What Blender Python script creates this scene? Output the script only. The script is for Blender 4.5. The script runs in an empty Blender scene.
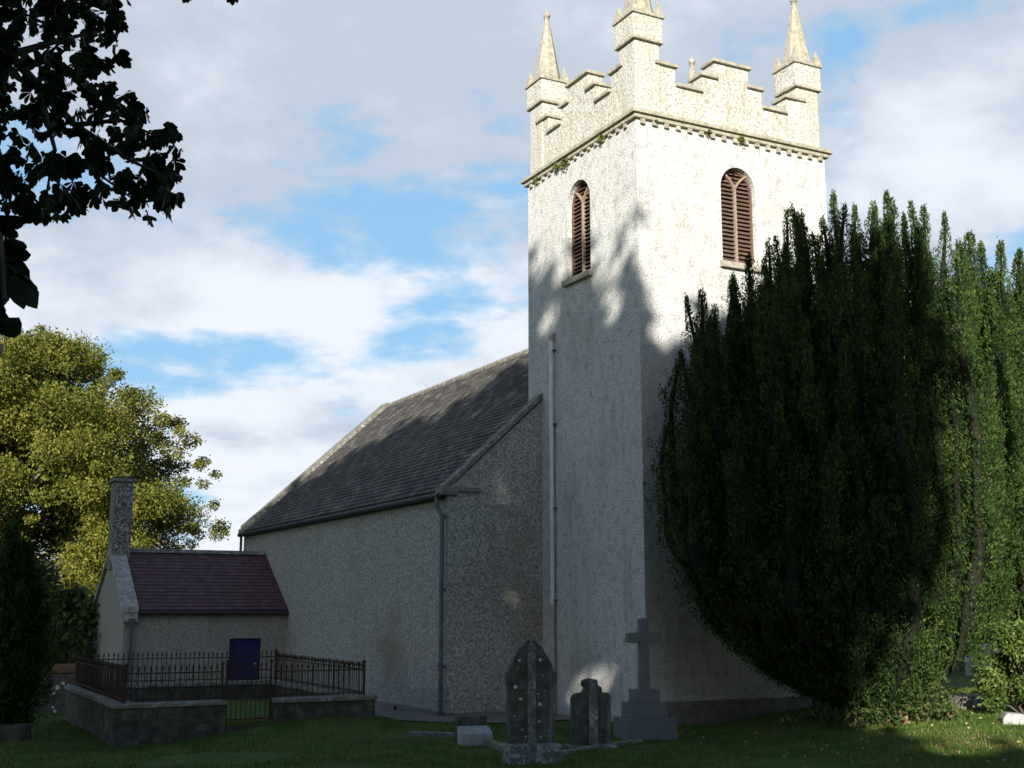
import bpy, math, random
import numpy as np
from mathutils import Vector, Matrix, noise as mnoise
R = math.radians
rng = np.random.default_rng(7)
random.seed(7)
SC = bpy.context.scene
COL = SC.collection

# ------------------------------------------------------------------ camera
EYE = Vector((0, 0, 2.585)); PITCH = R(10.42); FPX = 1225.25
cam = bpy.data.cameras.new('camera'); cam_o = bpy.data.objects.new('camera', cam); COL.objects.link(cam_o)
cam.sensor_width = 36; cam.lens = FPX / 1024 * 36; cam.clip_start = .05; cam.clip_end = 3000
cam_o.location = EYE; cam_o.rotation_euler = (math.pi / 2 + PITCH, 0, 0)
SC.camera = cam_o

# ------------------------------------------------------------------ sun, sky, exposure
SUN_AZ, SUN_EL = 190, 18            # compass angle from +Y, clockwise
sa, se = R(SUN_AZ), R(SUN_EL)
SUNV = Vector((math.sin(sa) * math.cos(se), math.cos(sa) * math.cos(se), math.sin(se)))
sun = bpy.data.lights.new('sun', 'SUN'); sun.energy = 5.0; sun.angle = R(.5); sun.color = (1, .95, .86)
sun_o = bpy.data.objects.new('sun', sun); COL.objects.link(sun_o)
sun_o.rotation_euler = SUNV.to_track_quat('Z', 'Y').to_euler()
SC.view_settings.view_transform = 'Standard'; SC.view_settings.look = 'None'
SC.view_settings.exposure = .75; SC.view_settings.gamma = 1; SC.view_settings.use_curve_mapping = False

world = bpy.data.worlds.new('World'); SC.world = world; world.use_nodes = True
def build_sky():
    nt = world.node_tree; nt.nodes.clear(); N = nt.nodes.new; L = nt.links.new
    out = N('ShaderNodeOutputWorld')
    sky = N('ShaderNodeTexSky'); sky.sky_type = 'NISHITA'; sky.sun_disc = False
    sky.sun_elevation = se; sky.sun_rotation = sa; sky.altitude = 50; sky.dust_density = .6; sky.ozone_density = 1.5
    bg = N('ShaderNodeBackground'); bg.inputs[1].default_value = .085
    tint = N('ShaderNodeMix'); tint.data_type = 'RGBA'; tint.blend_type = 'MULTIPLY'; tint.inputs[0].default_value = 1
    L(sky.outputs[0], tint.inputs[6]); tint.inputs[7].default_value = (1, 1, 1, 1)
    L(tint.outputs[2], bg.inputs[0])
    tc = N('ShaderNodeTexCoord'); sep = N('ShaderNodeSeparateXYZ'); L(tc.outputs['Generated'], sep.inputs[0])
    def m(op, a, b=None, c=None, clamp=False):
        n = N('ShaderNodeMath'); n.operation = op; n.use_clamp = clamp
        for i, v in enumerate((a, b, c)):
            if v is None: continue
            if isinstance(v, (int, float)): n.inputs[i].default_value = v
            else: L(v, n.inputs[i])
        return n.outputs[0]
    X, Y, Z = sep.outputs
    zz = m('ADD', m('MAXIMUM', Z, 0), .22)
    px, py = m('DIVIDE', X, zz), m('DIVIDE', Y, zz)
    def coords(ox, oy, sx=1, sy=1):
        c = N('ShaderNodeCombineXYZ'); L(m('MULTIPLY_ADD', px, sx, ox), c.inputs[0]); L(m('MULTIPLY_ADD', py, sy, oy), c.inputs[1]); c.inputs[2].default_value = 3.3
        return c.outputs[0]
    def noise(vec, scale, detail=8, rough=.55, dist=.0):
        n = N('ShaderNodeTexNoise'); n.inputs['Scale'].default_value = scale; n.inputs['Detail'].default_value = detail
        n.inputs['Roughness'].default_value = rough; n.inputs['Distortion'].default_value = dist; L(vec, n.inputs['Vector']); return n.outputs[0]
    def smooth(v, a, b, lo=0, hi=1):
        n = N('ShaderNodeMapRange'); n.interpolation_type = 'SMOOTHSTEP'; L(v, n.inputs[0])
        for i, q in zip((1, 2, 3, 4), (a, b, lo, hi)): n.inputs[i].default_value = q
        return n.outputs[0]
    def blob(x, y, sx, sy, amp):          # a patch of thinner / thicker cloud about a compass direction and a height
        # azimuth x (deg), elevation y (deg)
        az = N('ShaderNodeMath'); az.operation = 'ARCTAN2'; L(X, az.inputs[0]); L(Y, az.inputs[1])
        el = m('ARCSINE', Z)
        dx = m('DIVIDE', m('SUBTRACT', az.outputs[0], R(x)), R(sx)); dy = m('DIVIDE', m('SUBTRACT', el, R(y)), R(sy))
        r2 = m('ADD', m('MULTIPLY', dx, dx), m('MULTIPLY', dy, dy))
        return m('MULTIPLY', m('EXPONENT', m('MULTIPLY', r2, -1)), amp)
    big = noise(coords(1.7, 4.1, 1, 1.1), 1.9, 9, .57, .15)
    dv = N('ShaderNodeCombineXYZ'); L(X, dv.inputs[0]); L(Y, dv.inputs[1]); L(m('MULTIPLY', Z, 1.7), dv.inputs[2])
    fine = noise(dv.outputs[0], 11.5, 7, .56, .15)
    cov = m('ADD', big, m('MULTIPLY', m('SUBTRACT', fine, .5), .42))
    for b in ((-9.5, 17.3, 2.6, 1.3, -.15), (-5, 18.5, 3.0, 1.2, -.06), (-17, 17.0, 2.5, 1.2, -.06), (-15.5, 11.8, 3.2, .9, -.11), (16, 24.0, 1.7, 2.6, -.20), (20, 26.5, 2.5, 1.5, -.12), (20, 21, 5, 2.5, .10),
              (-2, 26, 10, 4.0, .22), (-14, 26, 6, 3.5, .16), (-12, 14, 7, 2.2, .14), (-10, 6, 8, 3, .10), (6, 27, 5, 4, .12), (-16, 21, 4, 2, .06), (8, 13, 10, 4, .12)):
        cov = m('ADD', cov, blob(*b))
    a = smooth(cov, .37, .53)
    thick = a; a = m('ADD', m('MULTIPLY', a, .2), .8)       # thin bright veil of high cloud between the heaps
    a = m('MULTIPLY', a, smooth(Y, -.05, .35))             # the sky behind the viewer is clear
    a = m('MULTIPLY', a, smooth(Z, .55, .85, 1, 0))
    a = m('MULTIPLY', a, .97)
    # light and grey parts of the clouds
    lit = noise(coords(1.7, 4.22, 1, 1.1), 2.6, 7, .55, .1)
    lit = m('ADD', lit, m('MULTIPLY', m('SUBTRACT', fine, .5), .42))
    lit = m('ADD', lit, smooth(Z, .05, .45, .20, -.16))
    for b in ((-8, 14.5, 9, 2.6, .18), (-4, 26, 9, 4, -.10), (20, 21, 4, 2.5, .10), (0, 14, 4, 2.0, -.12), (-20, 20, 6, 1.6, .10), (-16, 12.6, 8, 1.0, .06)):
        lit = m('ADD', lit, blob(*b))
    cr = N('ShaderNodeValToRGB'); L(smooth(lit, .35, .72), cr.inputs[0])
    cr.color_ramp.elements[0].position = 0; cr.color_ramp.elements[0].color = (.34, .38, .445, 1)
    cr.color_ramp.elements[1].position = 1; cr.color_ramp.elements[1].color = (.535, .56, .605, 1)
    e = cr.color_ramp.elements.new(.5); e.color = (.44, .475, .535, 1)
    cb = N('ShaderNodeBackground'); vm = N('ShaderNodeMix'); vm.data_type = 'RGBA'; L(thick, vm.inputs[0]); vm.inputs[6].default_value = (.18, .36, .55, 1); L(cr.outputs[0], vm.inputs[7]); L(vm.outputs[2], cb.inputs[0]); cb.inputs[1].default_value = 1.0
    mix = N('ShaderNodeMixShader'); L(a, mix.inputs[0]); L(bg.outputs[0], mix.inputs[1]); L(cb.outputs[0], mix.inputs[2])
    L(mix.outputs[0], out.inputs[0])
build_sky()

# ------------------------------------------------------------------ materials
def material(name, stops, scale=5, detail=5, rough=.9, bump=0, bump_scale=None, streak=None, patch=None, island=0, spec=.2, translucent=None, coord='Object', voronoi=None, stretch=(1, 1, 1), brick=None):
    """noise ramp material; stops = [(pos, (r,g,b))]; patch = (colour, scale, lo, hi); streak the same but drawn out along z; voronoi = (colour, scale, radius)"""
    mt = bpy.data.materials.new(name); mt.use_nodes = True
    nt = mt.node_tree; N = nt.nodes.new; L = nt.links.new
    b = nt.nodes['Principled BSDF']; b.inputs['Roughness'].default_value = rough; b.inputs['Specular IOR Level'].default_value = spec
    tc = N('ShaderNodeTexCoord'); co = tc.outputs[coord]
    if stretch != (1, 1, 1):
        mp = N('ShaderNodeMapping'); mp.inputs['Scale'].default_value = stretch; L(co, mp.inputs[0]); src = mp.outputs[0]
    else: src = co
    n = N('ShaderNodeTexNoise'); n.inputs['Scale'].default_value = scale; n.inputs['Detail'].default_value = detail; n.inputs['Roughness'].default_value = .6
    L(src, n.inputs['Vector'])
    fac = n.outputs[0]
    if island:
        g = N('ShaderNodeNewGeometry'); a = N('ShaderNodeMath'); a.operation = 'MULTIPLY_ADD'; L(g.outputs['Random Per Island'], a.inputs[0]); a.inputs[1].default_value = island
        s = N('ShaderNodeMath'); s.operation = 'SUBTRACT'; L(fac, s.inputs[0]); s.inputs[1].default_value = island / 2; L(s.outputs[0], a.inputs[2]); fac = a.outputs[0]
    cr = N('ShaderNodeValToRGB'); L(fac, cr.inputs[0]); els = cr.color_ramp.elements
    while len(els) < len(stops): els.new(.5)
    for e, (p, c) in zip(els, stops): e.position = p; e.color = (*c, 1)
    colr = cr.outputs[0]
    def over(colr, fac, c):
        mx = N('ShaderNodeMix'); mx.data_type = 'RGBA'; L(fac, mx.inputs[0]); L(colr, mx.inputs[6]); mx.inputs[7].default_value = (*c, 1); return mx.outputs[2]
    def band(v, lo, hi, mxv):
        r = N('ShaderNodeMapRange'); L(v, r.inputs[0]); r.inputs[1].default_value = lo; r.inputs[2].default_value = hi; r.inputs[4].default_value = mxv; return r.outputs[0]
    for spec_, st in ((patch, (1, 1, 1)), (streak, (1, 1, .12))):
        if not spec_: continue
        for c, sc, lo, hi, mxv in (spec_ if isinstance(spec_, list) else [spec_]):
            mp = N('ShaderNodeMapping'); mp.inputs['Scale'].default_value = st; L(co, mp.inputs[0])
            q = N('ShaderNodeTexNoise'); q.inputs['Scale'].default_value = sc; q.inputs['Detail'].default_value = 6; q.inputs['Roughness'].default_value = .62; L(mp.outputs[0], q.inputs['Vector'])
            colr = over(colr, band(q.outputs[0], lo, hi, mxv), c)
    if voronoi:
        c, sc, rad = voronoi
        v = N('ShaderNodeTexVoronoi'); v.inputs['Scale'].default_value = sc; L(co, v.inputs['Vector'])
        colr = over(colr, band(v.outputs['Distance'], rad, rad * .8, 1), c)
    if brick:
        c, sc, wd, ht = brick
        k = N('ShaderNodeTexVoronoi'); k.feature = 'DISTANCE_TO_EDGE'; mp = N('ShaderNodeMapping'); mp.inputs['Scale'].default_value = (1 / wd, 1 / wd, 1 / ht); L(co, mp.inputs[0])
        wn = N('ShaderNodeTexNoise'); wn.inputs['Scale'].default_value = 4; L(co, wn.inputs['Vector'])
        ad = N('ShaderNodeMix'); ad.data_type = 'RGBA'; ad.blend_type = 'ADD'; ad.inputs[0].default_value = .25; L(mp.outputs[0], ad.inputs[6]); L(wn.outputs['Color'], ad.inputs[7])
        L(ad.outputs[2], k.inputs['Vector']); k.inputs['Scale'].default_value = sc; k.inputs['Randomness'].default_value = .75
        f_ = band(k.outputs['Distance'], .07, .01, .6); colr = over(colr, f_, c)
    L(colr, b.inputs['Base Color'])
    if bump:
        bn = N('ShaderNodeTexNoise'); bn.inputs['Scale'].default_value = bump_scale or scale; bn.inputs['Detail'].default_value = 4; L(src, bn.inputs['Vector'])
        bp = N('ShaderNodeBump'); bp.inputs['Strength'].default_value = 1; bp.inputs['Distance'].default_value = bump; L(bn.outputs[0], bp.inputs['Height']); L(bp.outputs[0], b.inputs['Normal'])
    if translucent:
        t = N('ShaderNodeBsdfTranslucent'); L(colr, t.inputs[0]); ms = N('ShaderNodeMixShader'); ms.inputs[0].default_value = translucent
        L(b.outputs[0], ms.inputs[1]); L(t.outputs[0], ms.inputs[2]); L(ms.outputs[0], nt.nodes['Material Output'].inputs[0])
    return mt

M = {}
M['dash'] = material('roughcast_tower', [(.29, (.17, .165, .145)), (.40, (.36, .355, .325)), (.48, (.53, .53, .505)), (.62, (.72, .72, .695))], 27, 8, .95, .018, 27,
                     streak=[((.25, .225, .17), 2.0, .54, .74, .4), ((.30, .28, .23), 6.0, .58, .72, .22)], patch=[((.16, .155, .135), 4.5, .50, .68, .45), ((.22, .205, .17), .55, .53, .75, .5)])
M['dash_nave'] = material('roughcast_nave', [(.31, (.11, .108, .095)), (.5, (.35, .345, .315)), (.66, (.58, .57, .53))], 22, 8, .95, .020, 24,
                          streak=[((.20, .18, .14), 1.2, .56, .80, .45)], patch=[((.21, .165, .10), .33, .56, .74, .6), ((.20, .19, .16), 1.7, .55, .8, .3)])
M['dash_vestry'] = material('roughcast_vestry', [(.30, (.17, .165, .145)), (.5, (.30, .295, .27)), (.7, (.43, .42, .385))], 26, 3, .95, .012, 26, streak=[((.16, .15, .12), 1.6, .55, .78, .5)], patch=[((.18, .165, .13), .8, .55, .78, .5)])
M['parapet'] = material('roughcast_parapet', [(.32, (.21, .20, .16)), (.43, (.41, .395, .33)), (.62, (.62, .61, .565))], 18, 4, .95, .02, 16,
                        streak=[((.30, .27, .19), 3.0, .52, .72, .6)], patch=[((.36, .34, .25), 1.2, .5, .75, .4)])
M['limestone'] = material('weathered_limestone', [(.3, (.24, .22, .17)), (.55, (.38, .355, .28)), (.72, (.48, .455, .37))], 9, 6, .9, .01, 18, patch=[((.20, .19, .12), 3, .55, .72, .55)])
M['coping'] = material('lichened_coping', [(.3, (.11, .105, .09)), (.55, (.21, .20, .175)), (.7, (.34, .33, .29))], 7, 6, .9, .01, 20, patch=[((.48, .47, .43), 4, .58, .66, .8)])
M['slate'] = material('dark_slates', [(.25, (.044, .042, .042)), (.5, (.080, .075, .072)), (.75, (.125, .115, .105))], 3, 5, .8, .004, 30, island=.28, spec=.15,
                      patch=[((.30, .28, .23), 2.2, .53, .68, .7), ((.14, .12, .07), .6, .55, .75, .5)])  # pale patches are lichen, also brightened to imitate dappled sun
M['slate_red'] = material('purple_slates', [(.25, (.080, .042, .047)), (.5, (.105, .058, .064)), (.75, (.135, .082, .088))], 3, 5, .7, .003, 30, island=.35, spec=.3, patch=[((.16, .13, .12), 4, .62, .74, .3)])
M['rubble'] = material('rubble_stone', [(.3, (.04, .037, .031)), (.52, (.09, .083, .07)), (.7, (.16, .15, .13))], 4, 6, .95, .02, 9, patch=[((.10, .10, .05), 1.5, .54, .7, .5), ((.24, .235, .21), 5, .56, .72, .6), ((.03, .03, .026), 2.5, .5, .7, .6)], brick=((.045, .042, .036), 1, .42, .24))
M['grave'] = material('dark_gravestone', [(.3, (.045, .045, .040)), (.5, (.085, .083, .072)), (.7, (.13, .13, .115))], 6, 6, .9, .006, 25, streak=[((.20, .21, .18), 5, .56, .68, .7)], patch=[((.10, .08, .035), 2.2, .54, .70, .7)])
M['lichen_block'] = material('lichened_block', [(.3, (.08, .08, .075)), (.5, (.16, .16, .15)), (.66, (.33, .34, .31))], 9, 7, .95, .008, 22, patch=[((.42, .44, .40), 11, .55, .62, .85)])
M['granite'] = material('grey_granite', [(.35, (.115, .12, .12)), (.65, (.20, .21, .21))], 70, 3, .85, .003, 60, patch=[((.10, .105, .09), 2, .55, .75, .5)])
M['lichen'] = material('white_lichen', [(.4, (.45, .46, .42)), (.6, (.62, .63, .58))], 30, 3, .95)
M['pale_stone'] = material('pale_stone', [(.35, (.30, .30, .29)), (.65, (.42, .42, .41))], 12, 5, .85, .003, 40)
M['iron'] = material('rusty_iron', [(.35, (.035, .024, .017)), (.6, (.065, .040, .024)), (.75, (.11, .06, .03))], 14, 5, .8, .002, 40)
M['iron_black'] = material('painted_iron', [(.35, (.03, .032, .035)), (.7, (.06, .062, .066))], 14, 4, .6)
M['pipe_grey'] = material('grey_pipe_paint', [(.35, (.62, .63, .64)), (.7, (.74, .75, .76))], 3, 4, .45, spec=.4, streak=[((.36, .30, .26), 5, .60, .76, .5)])
M['pipe_dark'] = material('dark_pipe_paint', [(.35, (.075, .085, .10)), (.7, (.12, .13, .15))], 3, 4, .5, spec=.4)
M['pipe_pink'] = material('faded_red_pipe', [(.35, (.40, .31, .28)), (.7, (.52, .44, .41))], 5, 4, .6)
M['louvre'] = material('brown_louvre_paint', [(.3, (.080, .047, .034)), (.55, (.14, .088, .066)), (.75, (.23, .17, .135))], 7, 5, .75, .002, 30, stretch=(1, 1, 4))
M['tracery'] = material('pale_tracery_paint', [(.3, (.23, .17, .125)), (.7, (.36, .29, .225))], 9, 5, .8)
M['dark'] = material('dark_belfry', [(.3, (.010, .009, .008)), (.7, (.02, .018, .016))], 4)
M['door'] = material('blue_door_paint', [(.3, (.008, .011, .085)), (.7, (.016, .021, .14))], 6, 4, .5, spec=.4)
M['plinth'] = material('stained_plinth', [(.3, (.16, .14, .13)), (.7, (.27, .25, .23))], 6, 5, .95, .008, 20)
M['bark'] = material('bark', [(.3, (.045, .036, .027)), (.55, (.10, .082, .06)), (.75, (.17, .145, .11))], 9, 6, .95, .02, 12, stretch=(1, 1, .25))
M['pale_bark'] = material('pale_bark', [(.3, (.14, .12, .09)), (.7, (.30, .27, .21))], 9, 6, .95, .02, 12)
M['yew_bark'] = material('yew_bark', [(.3, (.09, .05, .032)), (.55, (.19, .115, .072)), (.75, (.34, .24, .16))], 9, 6, .95, .02, 14, stretch=(1, 1, .25))
M['yew'] = material('yew_needles', [(.22, (.008, .018, .005)), (.44, (.023, .050, .010)), (.62, (.050, .088, .018)), (.80, (.088, .125, .028)), (.94, (.14, .09, .04))], 1.6, 4, .7, island=.45, spec=.15)
M['yew_core'] = material('yew_gap_shade', [(.3, (.007, .010, .005)), (.7, (.022, .024, .012))], 8, 5, .9, .05, 10)  # near-black core colour: painted shade for the deep gaps between plumes
M['tree_leaf'] = material('autumn_leaves', [(.22, (.050, .072, .012)), (.42, (.112, .130, .019)), (.62, (.185, .182, .028)), (.84, (.27, .225, .040)), (.96, (.27, .15, .03))], .22, 5, .6, island=.45, translucent=.25, coord='Object')
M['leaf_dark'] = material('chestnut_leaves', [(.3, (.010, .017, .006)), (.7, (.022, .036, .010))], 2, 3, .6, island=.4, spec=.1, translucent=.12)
M['leaf_hedge'] = material('shade_tree_leaves', [(.3, (.03, .05, .015)), (.7, (.07, .10, .03))], .6, 3, .7, island=.4)
M['bush_leaf'] = material('shrub_leaves', [(.25, (.045, .08, .018)), (.5, (.10, .155, .032)), (.8, (.17, .21, .05))], 1.5, 4, .55, island=.5, translucent=.2)
M['ivy'] = material('ivy_leaves', [(.25, (.020, .045, .014)), (.5, (.05, .085, .024)), (.75, (.10, .12, .04)), (.9, (.17, .11, .05))], 2, 4, .5, island=.5, translucent=.15)
M['grass'] = material('grass_ground', [(.25, (.030, .066, .008)), (.45, (.056, .112, .013)), (.62, (.082, .132, .019)), (.8, (.13, .13, .040))], 1.4, 9, .95, .03, 45, patch=[((.13, .095, .045), .5, .50, .70, .6)])
M['blade'] = material('grass_blades', [(.25, (.038, .095, .010)), (.48, (.070, .135, .016)), (.64, (.14, .165, .035)), (.82, (.26, .20, .085))], .7, 4, .7, island=.4, translucent=.2)
M['gravel'] = material('gravel_path', [(.3, (.10, .09, .075)), (.5, (.19, .175, .15)), (.7, (.29, .27, .24))], 40, 4, .95, .01, 60, patch=[((.08, .085, .04), 1.2, .55, .7, .6)])
M['moss'] = material('moss_tuft', [(.3, (.05, .07, .015)), (.7, (.12, .14, .03))], 10, 4, .95)
M['needle_litter'] = material('needle_litter', [(.3, (.09, .06, .035)), (.7, (.20, .14, .08))], 10, 5, .95)

# ------------------------------------------------------------------ mesh helpers
class MB:
    def __init__(s): s.v = []; s.f = []; s.mi = []; s.mats = []
    def midx(s, mat):
        if mat not in s.mats: s.mats.append(mat)
        return s.mats.index(mat)
    def poly(s, pts, mat):
        i = len(s.v); s.v += [tuple(p) for p in pts]; s.f.append(tuple(range(i, i + len(pts)))); s.mi.append(s.midx(mat))
    def box(s, lo, hi, mat, T=None):
        x0, y0, z0 = lo; x1, y1, z1 = hi
        p = [Vector(q) for q in ((x0, y0, z0), (x1, y0, z0), (x1, y1, z0), (x0, y1, z0), (x0, y0, z1), (x1, y0, z1), (x1, y1, z1), (x0, y1, z1))]
        if T: p = [T @ q for q in p]
        i = len(s.v); s.v += [tuple(q) for q in p]; m = s.midx(mat)
        for f in ((3, 2, 1, 0), (4, 5, 6, 7), (0, 1, 5, 4), (1, 2, 6, 5), (2, 3, 7, 6), (3, 0, 4, 7)): s.f.append(tuple(i + k for k in f)); s.mi.append(m)
    def frustum(s, c, r0, r1, z0, z1, n, mat, rot=0):
        i = len(s.v); m = s.midx(mat)
        for r, z in ((r0, z0), (r1, z1)):
            for k in range(n):
                a = rot + 2 * math.pi * k / n; s.v.append((c[0] + r * math.cos(a), c[1] + r * math.sin(a), z))
        for k in range(n): s.f.append((i + k, i + (k + 1) % n, i + n + (k + 1) % n, i + n + k)); s.mi.append(m)
        s.f.append(tuple(i + k for k in reversed(range(n)))); s.mi.append(m); s.f.append(tuple(i + n + k for k in range(n))); s.mi.append(m)
    def prism(s, outline, d0, d1, axis, mat):
        """closed outline of 2-d points pushed along an axis; axis 'x': points are (y,z); 'y': (x,z); 'z': (x,y)"""
        def P(p, d): return (d, p[0], p[1]) if axis == 'x' else ((p[0], d, p[1]) if axis == 'y' else (p[0], p[1], d))
        n = len(outline); i = len(s.v); m = s.midx(mat)
        s.v += [P(p, d0) for p in outline] + [P(p, d1) for p in outline]
        for k in range(n): s.f.append((i + k, i + (k + 1) % n, i + n + (k + 1) % n, i + n + k)); s.mi.append(m)
        s.f.append(tuple(i + k for k in reversed(range(n)))); s.mi.append(m); s.f.append(tuple(i + n + k for k in range(n))); s.mi.append(m)
    def tube(s, pts, radii, mat, n=10, cap=True):
        pts = [Vector(p) for p in pts]
        if isinstance(radii, (int, float)): radii = [radii] * len(pts)
        i = len(s.v); m = s.midx(mat); ref = None
        for k, p in enumerate(pts):
            d = (pts[min(k + 1, len(pts) - 1)] - pts[max(k - 1, 0)]).normalized()
            if ref is None: ref = Vector((1, 0, 0)) if abs(d.x) < .8 else Vector((0, 1, 0))
            a = d.cross(ref).normalized(); b = d.cross(a); ref = b.cross(d) if False else ref
            for j in range(n):
                t = 2 * math.pi * j / n; s.v.append(tuple(p + (a * math.cos(t) + b * math.sin(t)) * radii[k]))
        for k in range(len(pts) - 1):
            for j in range(n): s.f.append((i + k * n + j, i + k * n + (j + 1) % n, i + (k + 1) * n + (j + 1) % n, i + (k + 1) * n + j)); s.mi.append(m)
        if cap:
            s.f.append(tuple(i + j for j in range(n))); s.mi.append(m); e = i + (len(pts) - 1) * n; s.f.append(tuple(e + j for j in reversed(range(n)))); s.mi.append(m)
    def ball(s, c, r, mat, n=10, sz=1):
        i = len(s.v); m = s.midx(mat); h = n // 2
        for a in range(1, h):
            t = math.pi * a / h
            for j in range(n): u = 2 * math.pi * j / n; s.v.append((c[0] + r * math.sin(t) * math.cos(u), c[1] + r * math.sin(t) * math.sin(u), c[2] + r * sz * math.cos(t)))
        s.v += [(c[0], c[1], c[2] + r * sz), (c[0], c[1], c[2] - r * sz)]; top = len(s.v) - 2
        for a in range(h - 2):
            for j in range(n): s.f.append((i + a * n + j, i + (a + 1) * n + j, i + (a + 1) * n + (j + 1) % n, i + a * n + (j + 1) % n)); s.mi.append(m)
        for j in range(n):
            s.f.append((top, i + j, i + (j + 1) % n)); s.mi.append(m); e = i + (h - 2) * n; s.f.append((top + 1, e + (j + 1) % n, e + j)); s.mi.append(m)
    def build(s, name, parent=None, smooth=False, bevel=0, fix=True):
        me = bpy.data.meshes.new(name); me.from_pydata(s.v, [], s.f)
        for k in s.mats: me.materials.append(M[k])
        me.polygons.foreach_set('material_index', s.mi)
        if fix:
            import bmesh
            bm = bmesh.new(); bm.from_mesh(me); bmesh.ops.recalc_face_normals(bm, faces=bm.faces); bm.to_mesh(me); bm.free()
        if smooth: me.polygons.foreach_set('use_smooth', [True] * len(me.polygons))
        o = bpy.data.objects.new(name, me); COL.objects.link(o)
        if parent: o.parent = parent
        if bevel:
            b = o.modifiers.new('bevel', 'BEVEL'); b.width = bevel; b.segments = 2; b.limit_method = 'ANGLE'
        return o

def quads(name, verts, mat, parent=None, per=4):
    """fast mesh of separate faces; verts is (N, per, 3)"""
    verts = np.asarray(verts, dtype=np.float32); n = len(verts)
    me = bpy.data.meshes.new(name); me.vertices.add(n * per); me.vertices.foreach_set('co', verts.reshape(-1))
    me.loops.add(n * per); me.loops.foreach_set('vertex_index', np.arange(n * per, dtype=np.int32))
    me.polygons.add(n); me.polygons.foreach_set('loop_start', np.arange(0, n * per, per, dtype=np.int32))
    try: me.polygons.foreach_set('loop_total', np.full(n, per, dtype=np.int32))
    except Exception: pass
    me.materials.append(M[mat]); me.update(calc_edges=True); me.validate()
    o = bpy.data.objects.new(name, me); COL.objects.link(o)
    if parent: o.parent = parent
    return o

def unit(a): return a / (np.linalg.norm(a, axis=1, keepdims=True) + 1e-9)
def cards(c, axis, size, aspect=.5, bend=.0):
    """leaf-shaped rhombs: centre c, long axis, random roll"""
    n = len(c); ax = unit(axis); rnd = unit(rng.normal(size=(n, 3))); sd = unit(np.cross(ax, rnd))
    L = np.asarray(size).reshape(-1, 1) * np.ones((n, 1)) / 2; W = L * aspect
    nrm = np.cross(ax, sd) * L * bend
    return np.stack([c - ax * L, c - ax * L * .15 + sd * W + nrm, c + ax * L, c - ax * L * .15 - sd * W + nrm], 1)

def tag(o, label=None, cat=None, group=None, kind=None):
    if label: o['label'] = label
    if cat: o['category'] = cat
    if group: o['group'] = group
    if kind: o['kind'] = kind
    return o
def empty(name, loc=(0, 0, 0), rz=0, label=None, cat=None, group=None):
    o = bpy.data.objects.new(name, None); COL.objects.link(o); o.location = loc; o.rotation_euler = (0, 0, rz); o.empty_display_size = .3
    return tag(o, label, cat, group)
def at(px, py, d):                    # the world point seen at a pixel, d metres ahead
    a = (px - 512) / FPX; b = (384 - py) / FPX
    r = Vector((a, math.cos(PITCH) - b * math.sin(PITCH), math.sin(PITCH) + b * math.cos(PITCH)))
    return EYE + r * (d / r.y)

# ------------------------------------------------------------------ ground
def sst(x, a, b):
    t = np.clip((np.asarray(x, dtype=float) - a) / (b - a), 0, 1); return t * t * (3 - 2 * t)
def gh(x, y):
    x = np.asarray(x, dtype=float); y = np.asarray(y, dtype=float)
    z = 1.0 - .9 * sst(y, 7, 20) - .35 * sst(y, 30, 37)
    z = z + .36 * sst(x, 3.2, 8.5) * sst(y, 12, 22) + .2 * sst(x, 8, 12) * sst(y, 26, 34)
    z = z + .32 * np.exp(-((x + 3.7) / 1.9) ** 2 - ((y - 26.2) / 1.3) ** 2)
    z = z - .10 * sst(-x, 5.2, 8) * sst(y, 14, 22)
    z = z + .03 * np.sin(x * 1.3 + y * .7) * np.sin(y * 1.1 - x * .4)
    return z
def ground():
    xs = np.unique(np.concatenate([np.linspace(-500, -25, 20), np.linspace(-25, 22, 118), np.linspace(22, 500, 20)]))
    ys = np.unique(np.concatenate([np.linspace(-300, -10, 12), np.linspace(-10, 14, 25), np.linspace(14, 42, 90), np.linspace(42, 900, 24)]))
    X, Y = np.meshgrid(xs, ys); Z = gh(X, Y)
    me = bpy.data.meshes.new('ground'); nx, ny = len(xs), len(ys)
    v = np.stack([X, Y, Z], -1).reshape(-1, 3)
    f = [(j * nx + i, j * nx + i + 1, (j + 1) * nx + i + 1, (j + 1) * nx + i) for j in range(ny - 1) for i in range(nx - 1)]
    me.from_pydata([tuple(p) for p in v], [], f); me.materials.append(M['grass']); me.polygons.foreach_set('use_smooth', [True] * len(f))
    o = bpy.data.objects.new('ground', me); COL.objects.link(o); tag(o, kind='structure')
ground()
def strip(name, p0, p1, w, mat, lift=.02, n=14):
    p0 = Vector(p0); p1 = Vector(p1); d = (p1 - p0).normalized(); s = Vector((-d.y, d.x)); mb = MB(); rows = []
    for k in range(n + 1):
        c = p0.lerp(p1, k / n); row = []
        for t in (-.5, -.17, .17, .5):
            q = c + s * w * (t + random.uniform(-.05, .05)); row.append((q.x, q.y, float(gh(q.x, q.y)) + lift))
        rows.append(row)
    for k in range(n):
        for j in range(3): mb.poly([rows[k][j], rows[k + 1][j], rows[k + 1][j + 1], rows[k][j + 1]], mat)
    return tag(mb.build(name), kind='structure')

# ------------------------------------------------------------------ church
CH = Vector((2.89, 27, 0)); RZ = R(27.36)
TW, TD, A, UG, UF, ZE, ZR = 5.69, 5.34, 2.608, 4.617, 23.2, 5.487, 10.45   # tower width, depth; nave set-out, near and far gable, eaves, ridge
def cw(v, u, z=0): return Matrix.Rotation(RZ, 4, 'Z') @ Vector((v, u, z)) + CH
church = empty('church', CH, RZ, 'old roughcast church with tall pinnacled battlemented west tower, slate nave and low vestry', 'church')

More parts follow.
